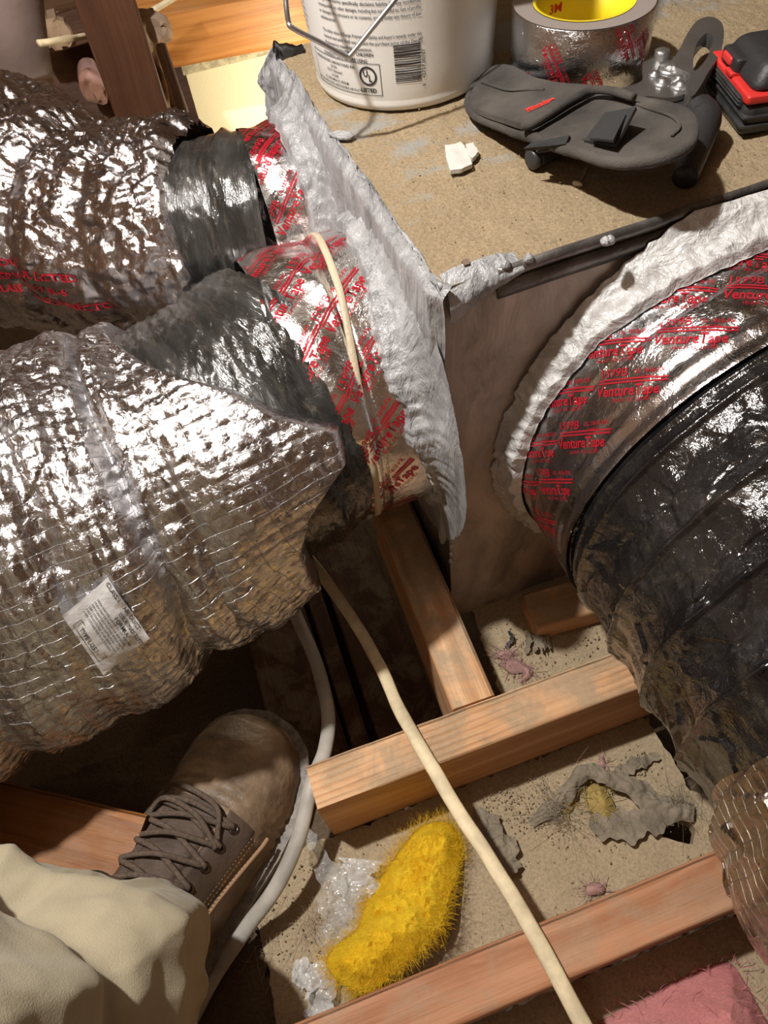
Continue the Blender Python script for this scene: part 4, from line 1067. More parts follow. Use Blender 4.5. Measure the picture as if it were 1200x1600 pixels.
slab('back_panel', pps, ptop, .0055, M['neoprene'], po, step=.003)
ed = np.column_stack([pps, ptop(pps) - .0025]); tube('piping', np.vstack([ed, ed[:1]]), .0036, M['neoprene'], po, seg=10, n=260, noise=.0004, ns=300)
# upper flap, left half, overlapping with a curved hem
FX = [(735, 158), (742, 135), (756, 118), (775, 104), (800, 107), (828, 121), (862, 132), (905, 136), (925, 140), (905, 150), (880, 164), (855, 180), (832, 194), (815, 198), (780, 186), (748, 172)]
fp = smooth_poly(np.array([at_pz(x, y, .004)[:2] for x, y in FX]), 4)
def ftop(V):
    P = np.column_stack([V, np.zeros(len(V))]); return pz(V) + .0055 + .0022 * fbm(P, 22, 215, 2)
slab('flap', fp, ftop, .0035, M['neoprene'], po, step=.003)
hm = smooth_path(np.array([at_pz(x, y, .006) for x, y in [(815, 198), (832, 194), (855, 180), (880, 164), (905, 150), (925, 141), (955, 142), (990, 152)]]), 80)
tube('flap_hem', hm, .0026, M['neoprene'], po, seg=8, n=80)
st = smooth_path(np.array([at_pz(x, y, .001) for x, y in [(960, 150), (1010, 168), (1050, 182), (1062, 198), (1050, 212)]]), 60)
tube('seam', st, .0010, M['neoprene'], po, seg=6, n=60)
st = smooth_path(np.array([at_pz(x, y, .006) for x, y in [(752, 128), (790, 140), (820, 140), (850, 140)]]), 60)
tube('seam', st, .0009, M['neoprene'], po, seg=6, n=60)
# strap with hook patch
def quad_sheet(name, corners, mat, parent, thick=.002, bow=.0, nu=24, nv=16, seed=1, amp=.0006):
    c = [np.array(q, float) for q in corners]
    u, v = np.meshgrid(np.linspace(0, 1, nu), np.linspace(0, 1, nv), indexing='ij')
    P = c[0] * ((1 - u) * (1 - v))[..., None] + c[1] * (u * (1 - v))[..., None] + c[2] * (u * v)[..., None] + c[3] * ((1 - u) * v)[..., None]
    n = np.cross(c[1] - c[0], c[3] - c[0]); n /= np.linalg.norm(n); n = n if n[2] > 0 else -n
    P = P + n * (bow * np.sin(u * PI) * np.sin(v * PI) + amp * fbm(P, 60, seed, 2))[..., None]
    Q = P - n * thick; V = np.vstack([P.reshape(-1, 3), Q.reshape(-1, 3)]); F = [tuple(f) for f in gridfaces(nu, nv)]; k = nu * nv
    F += [tuple(i + k for i in f[::-1]) for f in F]
    b = [i * nv for i in range(nu)] + [(nu - 1) * nv + j for j in range(1, nv)] + [i * nv + nv - 1 for i in range(nu - 2, -1, -1)] + [j for j in range(nv - 2, 0, -1)]
    for i in range(len(b)): a, c_ = b[i], b[(i + 1) % len(b)]; F.append((a, c_, c_ + k, a + k))
    return sharpen(link(name, rawmesh(V, F, True), mat, parent), 50)
quad_sheet('strap', [at_pz(912, 219, .002), at_pz(962, 225, .004), at_pz(994, 166, .016), at_pz(945, 176, .006)], M['hook'], po, .0022, .002, seed=3)
quad_sheet('hook_patch', [at_pz(921, 215, .0065), at_pz(958, 220, .008), at_pz(978, 177, .014), at_pz(944, 181, .009)], M['hook'], po, .0015, .001, seed=4, amp=.0012, nu=50, nv=40)
quad_sheet('strap', [at_pz(818, 232, .0), at_pz(832, 222, .002), at_pz(890, 211, .003), at_pz(884, 225, .002)], M['hook'], po, .0025, .002, seed=5)
quad_sheet('strap', [at_pz(838, 238, -.006), at_pz(836, 230, -.004), at_pz(915, 216, .001), at_pz(905, 228, .0)], M['hook'], po, .0022, .001, seed=6)
# red logo: a lightning stroke and script lettering
lg = join2d([T('Milwaukee', 0, 0, .0075, .03, sx=.8), Rr(-.001, -.0018, .020, -.0008)])
lV = lg[0]; a0 = at_pz(824, 172, .007); a1 = at_pz(868, 151, .007); exv = (a1 - a0); Lg = np.linalg.norm(exv); exv /= Lg; eyv = np.cross([0, 0, 1], exv); eyv /= np.linalg.norm(eyv)
sc = Lg / lV[:, 0].max(); W3 = a0 + (lV[:, :1] * sc) * exv + (lV[:, 1:2] * sc) * eyv; W3[:, 2] = ftop(W3[:, :2]) + .0006
link('logo', rawmesh(W3, lg[1], False), plain('logo_red', (0.75, 0.03, 0.02), .6), po)

# ---- pouch support under it: a black marker barrel seen below the tab
mk = thing('marker', at(840, 240, ZT), 'short black marker barrel under the left strap of the pouch', 'marker')
c0, c1 = at(838, 246, ZT + .007), at(905, 215, ZT + .007)
tube('barrel', [c0, c1], .0062, M['rubber2'], mk, seg=16, n=20)
lathe('cap', [(0, -.002), (.004, -.002), (.0066, 0), (.0066, .004), (.005, .0055), (0, .0055)], c0, M['rubber2'], mk, seg=16, axis=(c0 - c1) / np.linalg.norm(c0 - c1))

# ---- hand snips
sn = thing('snips', at(1050, 130, ZT), 'steel hand snips with riveted pivot and looped handle, between tape roll and drill', 'snips')
def plate(name, px, z, th, mat, parent, n=4, holes=()):
    P = smooth_poly(np.array([at(x, y, z)[:2] for x, y in px]), n)
    hs = [smooth_poly(np.array([at(x, y, z)[:2] for x, y in h]), n) for h in holes]
    if hs:
        # cut the loop open by a seam so that the outline stays one polygon
        h = hs[0]; i, j = min(((i, j) for i in range(len(P)) for j in range(len(h))), key=lambda q: np.hypot(*(P[q[0]] - h[q[1]])))
        hr = np.roll(h, -j, 0)
        if (np.cross(P[1] - P[0], P[2] - P[1]) if False else 1): pass
        area = lambda q: .5 * np.sum(q[:, 0] * np.roll(q[:, 1], -1) - q[:, 1] * np.roll(q[:, 0], -1))
        if area(P) * area(hr) > 0: hr = hr[::-1]; hr = np.roll(hr, 1, 0)
        eps = (P[(i + 1) % len(P)] - P[i]) * .02
        P = np.vstack([P[:i + 1], hr, hr[:1] + eps, P[i:i + 1] + eps, P[i + 1:]])
    return slab(name, P, lambda V: np.full(len(V), z) + .0004 * pn(np.column_stack([V, V[:, 0]]), 60, 5), th, mat, parent, step=.0035)
plate('jaw_plate', [(1005, 96), (1030, 84), (1062, 92), (1083, 112), (1078, 140), (1052, 152), (1015, 150), (975, 152), (945, 150), (962, 140), (1003, 126)], ZT + .022, .003, M['steel'], sn)
plate('loop_handle', [(1052, 100), (1064, 72), (1078, 46), (1092, 30), (1112, 26), (1128, 36), (1131, 58), (1124, 86), (1108, 110), (1096, 132), (1082, 150), (1072, 140), (1078, 116)], ZT + .027, .009, M['steel'], sn,
      holes=[[(1090, 66), (1104, 52), (1114, 60), (1108, 84), (1094, 104), (1084, 110), (1084, 88)]])
plate('lower_jaw', [(1038, 132), (1068, 128), (1085, 145), (1108, 160), (1113, 182), (1106, 196), (1088, 190), (1062, 170), (1040, 158)], ZT + .018, .010, M['rubber2'], sn)
for (x, y, r, hh) in ((1048, 109, .0085, .0035), (1023, 118, .0042, .003), (1035, 131, .006, .0035), (1060, 127, .005, .0035), (1062, 137, .006, .004)):
    c = at(x, y, ZT + .022)
    lathe('rivet', [(0, hh), (r * .45, hh * .96), (r * .5, hh * .6), (r * .8, hh * .55), (r, hh * .2), (r, 0)], c, M['rivet'], sn, seg=24)
lathe('nut', [(0, .006), (.004, .006), (.0055, .005), (.0055, .0)], at(1033, 92, ZT + .022), M['rivet'], sn, seg=6)
tube('grip', [at(1090, 168, ZT + .020), at(1100, 186, ZT + .018), at(1092, 215, ZT + .015), at(1082, 245, ZT + .013), at(1070, 278, ZT + .011)], [.009, .0105, .0095, .0085, .0075], M['rubber'], sn, seg=16, n=60, flat=1.0)
tube('spring', [at(1090, 118, ZT + .016), at(1099, 108, ZT + .016), at(1100, 128, ZT + .014), at(1091, 146, ZT + .012), at(1084, 152, ZT + .012)], .0012, M['rivet'], sn, seg=6, n=50)

# ---- cordless tool
F0 = at(1152, 216, ZT + .001); e1 = at(1096, 142, ZT + .001) - F0; l1 = np.linalg.norm(e1); e1 /= l1; e2 = np.cross(e1, EZ); 
fr = (F0, e1, e2, EZ * .76)
ct = thing('cordless_tool', F0 + e1 * .03 + e2 * .05, 'black and red cordless power tool standing on its battery at the right edge', 'power tool')
bevel_box('battery', (-.001, .0, .0), (l1 + .001, .115, .027), M['rubber2'], ct, .007, 4, fr)
bevel_box('battery_rib', (-.003, -.0018, .0085), (l1 + .003, .117, .0115), M['rubber2'], ct, .0012, 2, fr)
bevel_box('battery_rib', (-.0028, -.0016, .0165), (l1 + .0028, .117, .0185), M['rubber2'], ct, .0009, 2, fr)
gp = bevel_box('grille', (.006, -.0016, .0215), (l1 - .006, .004, .0305), M['hook'], ct, .001, 2, fr)
for k in range(3): bevel_box('grille_rib', (.007, -.0026, .0225 + .0027 * k), (l1 - .007, .003, .0238 + .0027 * k), M['rubber2'], gp, .0004, 1, fr)
bevel_box('red_trim', (-.001, -.001, .0268), (l1 * .99, .113, .0345), M['tool_red'], ct, .0026, 3, fr)
bevel_box('battery_latch', (-.005, .030, .020), (.006, .060, .036), M['tool_red'], ct, .002, 3, fr)
hz_ = bevel_box('base_housing', (-.000, .001, .0335), (l1 - .006, .11, .0545), M['rubber'], ct, .009, 5, fr, taper=(.80, .84))
bevel_box('button_recess', (.026, -.0002, .0345), (.050, .012, .0475), M['sole'], hz_, .003, 3, fr)
bevel_box('latch_button', (.033, -.0016, .0385), (.046, .010, .0455), M['tool_red'], hz_, .0022, 3, fr)
bevel_box('latch_button', (.026, -.0022, .0335), (.036, .008, .0375), M['tool_red'], hz_, .0014, 3, fr)
bevel_box('base_housing', (-.004, .016, .0300), (.020, .085, .050), M['rubber'], ct, .007, 4, fr)
lathe('screw', [(0, .0005), (.003, .0008), (.0042, 0), (.0046, -.002)], F0 + e1 * (-.0045) + e2 * .026 + EZ * .032, M['galv_dark'], ct, seg=20, axis=-e1)
gb = F0 + e1 * (l1 * .46) + e2 * .040 + EZ * .038
tube('grip', [gb, gb + EZ * .025, gb + EZ * .07 + e2 * .004, gb + EZ * .13 + e2 * .012], [.021, .0175, .0185, .020], M['rubber'], ct, seg=28, n=50, up=e1)
hc = gb + EZ * .150 + e2 * .014
lathe('motor_housing', [(0, -.062), (.020, -.062), (.027, -.056), (.029, -.040), (.0295, .005), (.026, .022), (.024, .040), (.018, .050), (.016, .062), (0, .062)], hc, M['rubber'], ct, seg=36, axis=e1)
lathe('motor_band', [(.0296, -.030), (.0306, -.028), (.0306, -.018), (.0296, -.016)], hc, M['tool_red'], ct, seg=36, axis=e1)
lathe('grip_ring', [(.0185, 0), (.0195, .001), (.0195, .0025), (.0185, .0035)], gb + EZ * .031, M['rubber2'], ct, seg=28)

# ---- small things on the box
def chunk(name, px, z, hgt, mat, label, cat, seed=1, group=None, amp=.001, step=.002):
    P = np.array([at(x, y, z)[:2] for x, y in px])
    o = slab(name, P, lambda V: z + hgt + amp * fbm(np.column_stack([V, V[:, 0] * 0]), 90, seed, 3), hgt, mat, step=step, jag=.0003, seed=seed)
    return props(o, label, cat, group)
chunk('plastic_chip', [(695, 233), (720, 229), (728, 238), (738, 262), (722, 270), (704, 273), (698, 255)], ZT + .0026, .0028, M['chip'], 'larger white plastic chip lying on the dusty box top', 'chip', 1)
chunk('plastic_chip', [(728, 232), (740, 230), (748, 243), (738, 254), (730, 246)], ZT + .0026, .0030, M['chip'], 'small white plastic chip beside the larger one on the box top', 'chip', 2)
chunk('sealant_flake', [(512, 210), (528, 205), (545, 208), (555, 214), (546, 219), (528, 219)], ZT + .0024, .0012, M['mastic'], 'thin oval grey flake of dried sealant in front of the bucket', 'flake', 3)
chunk('pebble', [(721, 416), (727, 412), (734, 414), (734, 420), (726, 422)], ZT + .0026, .0035, M['stone'], 'small dark pebble near the front corner of the box top', 'pebble', 4)
nl = thing('nail', at(905, 285, ZT), 'single nail on the box top in the shadow below the pouch', 'nail')
n0, n1 = at(903, 287, ZT + .003), at(918, 258, ZT + .009)
tube('shank', [n0, n1], .0013, M['nail'], nl, seg=8, n=8)
lathe('head', [(0, .001), (.0035, .0008), (.0035, -.0004), (0, -.0006)], n0, M['nail'], nl, seg=14, axis=(n0 - n1) / np.linalg.norm(n0 - n1))
# sealant blobs on the far edge of front hem
for k, (x, y) in enumerate([(790, 415), (826, 405), (946, 378), (953, 376)]):
    lathe('sealant_drip', [(0, -.002), (.003, -.001), (.0032, .001), (.0015, .003), (0, .0034)], at(x, y, ZT + .003), M['mastic'], plen, seg=10)

# =================================================================== PERSON (boot and trouser leg)
BH = np.array([-.272, .050, -.002]); bf = np.array([.635, .77, 0]); bf /= np.linalg.norm(bf); bl = np.array([-bf[1], bf[0], 0])
def bw(x, side):   # half width, side -1 = right (outer), +1 = left
    xs_ = [0, .006, .02, .05, .10, .15, .20, .235, .262, .282, .294, .300]
    wr = [.0, .018, .030, .036, .037, .044, .054, .0565, .052, .041, .025, .0]
    wl = [.0, .018, .029, .034, .033, .037, .045, .048, .0455, .037, .023, .0]
    return np.where(side < 0, np.interp(x, xs_, wr), np.interp(x, xs_, wl))
def bh(x):
    return np.interp(x, [0, .01, .04, .09, .13, .165, .20, .235, .265, .285, .296, .300], [.10, .125, .135, .132, .120, .103, .087, .077, .070, .058, .042, .026])
def up_pt(x, ph, off=0.0):
    """ph: 0 = right side at the welt, pi = left side"""
    x = np.asarray(x, float); ph = np.asarray(ph, float)
    def base(x, ph):
        c, s_ = np.cos(ph), np.sin(ph); w = bw(x, np.where(c > 0, -1, 1)); z0 = .022
        y = -np.sign(c) * w * np.abs(c) ** .72; z = z0 + (bh(x) - z0) * np.abs(s_) ** .85
        return BH + x[..., None] * bf + y[..., None] * bl + z[..., None] * EZ
    p = base(x, ph)
    a = base(x + .002, ph) - base(x - .002, ph); b = base(x, ph + .03) - base(x, ph - .03)
    n = np.cross(a, b); n /= np.linalg.norm(n, axis=-1, keepdims=True) + 1e-12
    ctr = BH + x[..., None] * bf + EZ * .04
    sg = np.sign(np.sum(n * (p - ctr), -1, keepdims=True)); sg[sg == 0] = 1
    return p + n * sg * off
man = thing('person', (BH[0] + .1, BH[1] + .08, 0), 'person in khaki trousers, only the lower leg and a dusty brown laced boot showing', 'person')
tt = np.linspace(0, 1, 120); xs = .300 * (.5 - .5 * np.cos(tt * PI)); xs = xs * .6 + .4 * .3 * tt
X, PH = np.meshgrid(np.clip(xs, .0008, .2992), np.linspace(0, PI, 110), indexing='ij')
P = up_pt(X, PH)
cre = .0028 * np.exp(-((X - .215) / .022) ** 2) * np.sin((X + .006 * np.sin(PH * 3)) * 2 * PI / .0085 + 2 * pn(P, 60, 301)) * (.4 + .6 * pn(P, 35, 305))
P = P + (P - (BH + X[..., None] * bf + EZ * .04)) / .06 * (cre + .0012 * fbm(P, 35, 302, 3) + .0004 * fbm(P, 250, 303, 2))[..., None]
boot = grid('boot', P, M['leather'], man, uv=np.stack([X, PH * .05], -1))
u, v = np.meshgrid(np.linspace(0, 1, 30), np.linspace(-PI, PI, 70), indexing='ij')
P = BH + bf * .082 + (u * -.006)[..., None] * bf + (.060 + .002 * np.sin(u * 20))[..., None] * np.cos(v)[..., None] * bf + (.043 * np.sin(v))[..., None] * bl + EZ * (.085 + .085 * u)[..., None]
P += .002 * fbm(P, 30, 306, 3)[..., None]
grid('boot_shaft', P, M['leather2'], boot)
def sole_poly(off, n=70):
    x = .300 * (.5 - .5 * np.cos(np.linspace(0, 1, n) * PI)); r = []
    for xx in x: r.append((xx, -float(bw(np.array(xx), -1))))
    for xx in x[::-1][1:-1]: r.append((xx, float(bw(np.array(xx), 1))))
    r = np.array(r); c = np.array([.15, 0])
    t = np.roll(r, -1, 0) - np.roll(r, 1, 0); nrm_ = np.stack([t[:, 1], -t[:, 0]], 1); nrm_ /= np.linalg.norm(nrm_, axis=1, keepdims=True) + 1e-9
    return r + nrm_ * off
bfr = (BH, bf, bl, EZ)
slab('welt', sole_poly(.0085), lambda V: .0255 + .0006 * np.sin(V[:, 0] * 1200) * np.sign(V[:, 1]), .006, M['welt'], boot, step=.003, frame=bfr)
slab('outsole', sole_poly(.0075), lambda V: np.full(len(V), .0198), .017, M['sole'], boot, step=.004, frame=bfr)
slab('heel', sole_poly(.0045)[[i for i, q in enumerate(sole_poly(.0045)) if q[0] < .085]], lambda V: np.full(len(V), .010), .010, M['sole'], boot, step=.004, frame=bfr)
def patch(name, x0, x1, p0, p1, off, mat, nx=30, np_=24, amp=.0003, shape=None):
    X, PH = np.meshgrid(np.linspace(0, 1, nx), np.linspace(0, 1, np_), indexing='ij')
    pa = p0(X) if callable(p0) else p0; pb = p1(X) if callable(p1) else p1
    xx = x0 + (x1 - x0) * X; ph = pa + (pb - pa) * PH
    if shape is not None: xx = xx + shape(X, PH)
    e = np.minimum(np.minimum(X, 1 - X) * nx / 2.5, np.minimum(PH, 1 - PH) * np_ / 2.5)
    P = up_pt(xx, ph, 0) ; Pn = up_pt(xx, ph, .01) - P
    o = off * sstep(0, 1, e) + amp * pn(P, 200, 310)
    return grid(name, P + Pn * (o / .01)[..., None], mat, boot, uv=np.stack([xx, ph * .05], -1))
patch('tongue', .095, .213, 1.25, PI - 1.25, .0012, M['leather2'])
patch('eyestay', .095, .212, lambda X: .50 + .16 * X, lambda X: 1.28 - .06 * X, .0030, M['leather2'], shape=lambda X, V: -.006 * (1 - V) * X)
patch('eyestay', .095, .212, lambda X: PI - .50 - .16 * X, lambda X: PI - 1.28 + .06 * X, .0030, M['leather2'], shape=lambda X, V: -.006 * (1 - V) * X)
t = np.linspace(0, 1, 60)
tube('edge_strip', up_pt(.206 - .10 * t, .40 + .12 * np.sin(t * 2.2), .003), .0018, M['suede'], boot, seg=8, n=80)
for q in (.63, .70):
    xs_ = np.linspace(.20, .10, 34)
    Vv, Ff = [], []
    for k, x in enumerate(xs_):
        a, b_ = up_pt(np.array(x), np.array(q - .02 * k / 34), .0036), up_pt(np.array(x - .0018), np.array(q - .02 * k / 34), .0036)
        s_ = up_pt(np.array(x), np.array(q + .012 - .02 * k / 34), .0036) - a; hh = (up_pt(np.array(x), np.array(q), .0042) - up_pt(np.array(x), np.array(q), .0036))
        k0 = len(Vv); Vv += [a - s_ * .5, b_ - s_ * .5, b_ + s_ * .5, a + s_ * .5, (a + b_) / 2 + hh]; Ff += [(k0, k0 + 1, k0 + 4), (k0 + 1, k0 + 2, k0 + 4), (k0 + 2, k0 + 3, k0 + 4), (k0 + 3, k0, k0 + 4)]
    link('stitching', rawmesh(np.array(Vv), Ff, True), M['suede'], boot)
EXs = [.199, .183, .167, .150, .133]
for i, x in enumerate(EXs):
    for ph in (1.02, PI - 1.02):
        c = up_pt(np.array(x), np.array(ph), .0030); nn = up_pt(np.array(x), np.array(ph), .01) - c; nn /= np.linalg.norm(nn)
        lathe('eyelet', [(.0018, .0), (.0022, .0012), (.0034, .0014), (.0043, .0004), (.0044, -.001)], c, M['brass'], boot, seg=20, axis=nn)
def lace(pts, name='lace', r=.0021):
    P = np.array([up_pt(np.array(a), np.array(b), o) for a, b, o in pts]); tube(name, P, r, M['lace'], boot, seg=8, n=14 * len(pts), flat=.8, noise=.0003, ns=500)
R0, L0 = 1.02, PI - 1.02
lace([(.199, R0, .002), (.200, R0 + .12, .0062), (.203, PI / 2, .0075), (.200, L0 - .12, .0062), (.199, L0, .002)])
for i in range(4):
    a, b_ = EXs[i], EXs[i + 1]
    lace([(a, R0, .001), (a - .002, R0 + .15, .0060), ((a + b_) / 2, PI / 2, .0085 + .001 * (i % 2)), (b_ + .001, L0 - .1, .0060), (b_, L0, .002)])
    lace([(a, L0, .001), (a - .002, L0 - .15, .0060), ((a + b_) / 2 + .003, PI / 2, .0065), (b_ + .001, R0 + .1, .0060), (b_, R0, .002)])
lace([(.186, R0 + .1, .005), (.206, PI / 2 - .2, .0095), (.212, PI / 2 + .25, .008), (.205, L0 - .05, .006), (.18, L0 + .1, .006)])
lace([(.182, L0 + .05, .005), (.196, PI / 2 + .3, .011), (.192, PI / 2 - .1, .0115), (.180, R0 + .05, .006)])
# trouser leg
tp = [(-.206, .098, .122), (-.210, .095, .16), (-.220, .088, .22), (-.238, .076, .30), (-.262, .068, .42), (-.29, .06, .56)]
def trR(S, TH, Q):
    r = .062 + .006 * sstep(0, .25, S) + .022 * S
    fold = .009 * (fbm(Q * np.array([1, 1, .45]) + .02 * pn(Q, 7, 327)[..., None], 13, 326, 2, ridge=True) - .6) + .005 * np.sin(TH * 4 + 5 * S + 2.5 * pn(Q, 8, 321)) * (1 - .5 * S) + .012 * (fbm(Q * np.array([1, 1, .6]), 11, 322, 2)) 
    brk = .008 * np.exp(-((S - .22 - .05 * np.sin(TH)) / .035) ** 2) - .010 * np.exp(-((S - .30 - .05 * np.sin(TH + 1)) / .03) ** 2)
    return r + fold + brk + .0035 * (fbm(Q * np.array([1, 1, .5]) + .02 * pn(Q, 9, 330)[..., None], 26, 328, 2, ridge=True) - .6) + .0012 * fbm(Q, 45, 323, 2)
C0t = tp
def swept_vertical(path, nl, nth, Rf, sfun=None):
    C0 = smooth_path(path, 300); Ls = np.concatenate([[0], np.cumsum(np.linalg.norm(np.diff(C0, axis=0), axis=1))]); L = Ls[-1]
    Tt, TH = np.meshgrid(np.linspace(0, 1, nl), np.linspace(-PI, PI, nth), indexing='ij'); S = Tt if sfun is None else sfun(Tt, TH)
    C = np.stack([np.interp(S * L, Ls, C0[:, k]) for k in range(3)], -1)
    D = np.cos(TH)[..., None] * np.array([1., 0, 0]) + np.sin(TH)[..., None] * np.array([0, 1., 0])
    R = Rf(S, TH, C + D * .08); P = C + D * R[..., None]
    return P, S, TH, L
cuff = lambda t, TH: -.0 + (1) * t
P, S, TH, L = swept_vertical(tp, 260, 300, trR)
tilt = (np.cos(TH - math.atan2(bf[1], bf[0])))          # front of the cuff rides on the laces, the back hangs lower
P[..., 2] += (.012 * tilt - .02 * (1 - tilt) * .5) * (1 - sstep(0, .25, S)) + .003 * np.sin(TH * 5) * (1 - sstep(0, .1, S))
tro = grid('trouser_leg', P, M['khaki'], man, uv=np.stack([S * L, TH * .09], -1))
rim = P[0]; inner = rim + (np.array([tp[0]]) - rim) * .03; inner2 = P[10] + (np.array([tp[0]]) - P[10]) * .05
grid('hem', np.array([rim, (rim + inner) / 2 - EZ * .001, inner, inner2]), M['khaki'], tro)

# =================================================================== CABLES
def cable(name, pts, r, mat, label, flat=.55, n=140, noise_=.0006):
    o = tube(name, pts, r, mat, None, seg=16, n=n, flat=flat, noise=noise_, ns=45); return props(o, label, 'cable')
cable('cable', [at(440, 880, .05), at(462, 960, .045), at(492, 1030, .045), at(512, 1110, .05), at(508, 1170, .062), at(487, 1225, .07), at(466, 1310, .06), at(432, 1385, .05), at(385, 1450, .03), at(335, 1525, .015), at(300, 1590, .008)],
      .0062, M['cable_grey'], 'grey sheathed cable looping round the right side of the brown boot', flat=.75)
cable('cable', [at(430, 800, .10), at(480, 868, .09), at(522, 925, .085), at(562, 985, .086), at(596, 1045, .0925), at(622, 1105, .0955), at(658, 1168, .0960), at(705, 1250, .0960), at(760, 1335, .0955), at(812, 1420, .0955), at(860, 1505, .0955), at(905, 1590, .0960), at(935, 1650, .097)],
      [.0052, .0052, .0052, .0052, .0054, .0056, .0056, .0056, .0058], M['cable_cream'], 'cream flat cable lying diagonally across both joists', flat=.5)

# =================================================================== FLOOR LITTER
def ribbon(name, pts, wd, mat, parent=None, label=None, cat=None, amp=.003, seed=1, nu=160, nv=30, sc=85, curl=0.0, group=None):
    C = smooth_path(pts, nu); Tn = np.gradient(C, axis=0); Tn /= np.linalg.norm(Tn, axis=1, keepdims=True)
    S_ = np.cross(Tn, EZ); S_ /= np.linalg.norm(S_, axis=1, keepdims=True); ww = np.interp(np.linspace(0, 1, nu), np.linspace(0, 1, len(wd)), wd)
    v = np.linspace(-.5, .5, nv); P = C[:, None] + (ww[:, None] * v[None] * (1 + .25 * np.sin(np.arange(nu)[:, None] * .13 * np.sign(v[None]) + seed) + .12 * np.sin(np.arange(nu)[:, None] * .31 + seed)))[..., None] * S_[:, None]
    P[..., 2] += curl * (v[None] * 2) ** 2 + amp * (fbm(P, sc, seed, 3) + .5 * facets(P, 150, seed)[0]); P[..., 2] = np.maximum(P[..., 2], .0015)
    o = grid(name, P, mat, parent)
    return props(o, label, cat, group) if parent is None else o
# yellow fibreglass
yp = [(655, 1283), (690, 1274), (712, 1290), (720, 1320), (714, 1360), (702, 1400), (690, 1440), (660, 1480), (625, 1515), (590, 1545), (560, 1550), (530, 1535), (512, 1505), (525, 1478), (555, 1455), (562, 1430), (570, 1400), (600, 1350), (630, 1310)]
zY = lambda V: .012 + .030 * sstep(.12, .07, V[:, 1])
yy = smooth_poly(np.array([at(x, y, .03)[:2] for x, y in yp]), 4)
yo = fluff('fibreglass_piece', yy, zY, .013, M['yellow'], None, seed=5, step=.0026, rough=.0085, strands=6000, slen=.011, sw=.00007)
props(yo, 'long bright yellow piece of fibreglass insulation on the drywall, between the joists', 'insulation')
yv = slab('tail_edge', np.array([at(x, y, .012)[:2] for x, y in [(700, 1400), (716, 1340), (712, 1420), (702, 1462), (690, 1482), (676, 1478), (660, 1480), (684, 1445)]]), lambda V: .014 + .004 * fbm(np.column_stack([V, V[:, 0]]), 60, 7, 2), .008, M['yellow_dull'], yo, step=.003, jag=.0006)
props(ribbon('plastic_sheet', [at(562, 1342, .012), at(556, 1385, .018), at(560, 1430, .012), at(575, 1450, .010)], [.030, .036, .028, .02], M['milky'], label='milky plastic film scrap tucked under the left edge of the yellow insulation', cat='film', amp=.005, seed=21), None)
ribbon('plastic_sheet', [at(478, 1300, .012), at(503, 1345, .02), at(522, 1400, .024), at(522, 1455, .02), at(512, 1500, .012)], [.008, .014, .022, .026, .022, .012], M['clear'], label='clear curled plastic strip standing between the boot and the yellow insulation', cat='film', amp=.004, seed=22, curl=.004)
ribbon('plastic_sheet', [at(455, 1525, .01), at(480, 1522, .016), at(505, 1540, .014), at(498, 1570, .008), at(478, 1592, .004)], [.012, .022, .024, .02, .01], M['milky'], label='crumpled plastic scrap at the bottom left of the yellow insulation', cat='film', amp=.006, seed=23)
# white threads
def threads(name, c, n, L, mat, label=None, cat=None, seed=1, sw=.0003, spread=.01, dirn=(0, 0, 0)):
    rs = np.random.RandomState(seed); V, F = [], []
    for k in range(n):
        p = np.array(c) + rs.normal(0, spread, 3) * np.array([1, 1, .3]); p[2] = max(p[2], .002)
        d = rs.normal(0, 1, 3) * np.array([1, 1, .35]) + np.array(dirn); d /= np.linalg.norm(d); cv = rs.normal(0, 1, 3) * np.array([1, 1, .4]); l = L * rs.uniform(.4, 1.2); b = len(V); side = np.cross(d, (0, 0, 1.)); side /= np.linalg.norm(side) + 1e-9
        for i in range(9):
            t = i / 8; q = p + d * l * t + cv * l * .6 * t * t; q[2] = max(q[2], .0015); V.append(q - side * sw); V.append(q + side * sw + EZ * sw * .5)
            if i: F.append((b + 2 * i - 2, b + 2 * i - 1, b + 2 * i + 1, b + 2 * i))
    o = link(name, rawmesh(np.array(V), F, True), mat, None); o['kind'] = 'stuff'; return props(o, label, cat)
threads('frayed_fibres', at(488, 1440, .006), 60, .024, M['tan_fibre'], 'pale frayed fibres beside the clear plastic strip left of the yellow insulation', 'fibres', 31, sw=.00012, spread=.005, dirn=(.2, -.8, 0))
threads('frayed_fibres', at(420, 1450, .004), 40, .03, M['tan_fibre'], 'loose brownish fibres on the dirt between cable and plastic strip', 'fibres', 32, sw=.0001, spread=.01)
# torn grey liner scrap with yellow tufts
ribbon('torn_liner_scrap', [at(830, 1288, .004), at(868, 1258, .010), at(895, 1222, .016), at(925, 1205, .017), at(955, 1213, .016), at(1000, 1240, .015), at(1045, 1262, .012), at(1085, 1272, .010)], [.008, .014, .012, .014, .014, .020, .022, .012], M['scrap'], label='long torn strip of grey duct liner arched over the drywall', cat='scrap', amp=.004, seed=41, curl=-.003)
ribbon('torn_paper_scrap', [at(920, 1285, .005), at(960, 1292, .008), at(1010, 1282, .010), at(1050, 1278, .008)], [.012, .024, .024, .012], M['scrap'], label='flat grey brown torn paper scrap beside the small hole in the drywall', cat='scrap', amp=.003, seed=42)
ribbon('torn_paper_scrap', [at(745, 1262, .006), at(765, 1295, .010), at(790, 1330, .010), at(797, 1352, .008), at(800, 1365, .012)], [.010, .022, .020, .016, .010], M['scrap'], label='curled grey brown scrap on the drywall right of the cream cable', cat='scrap', amp=.005, seed=43)
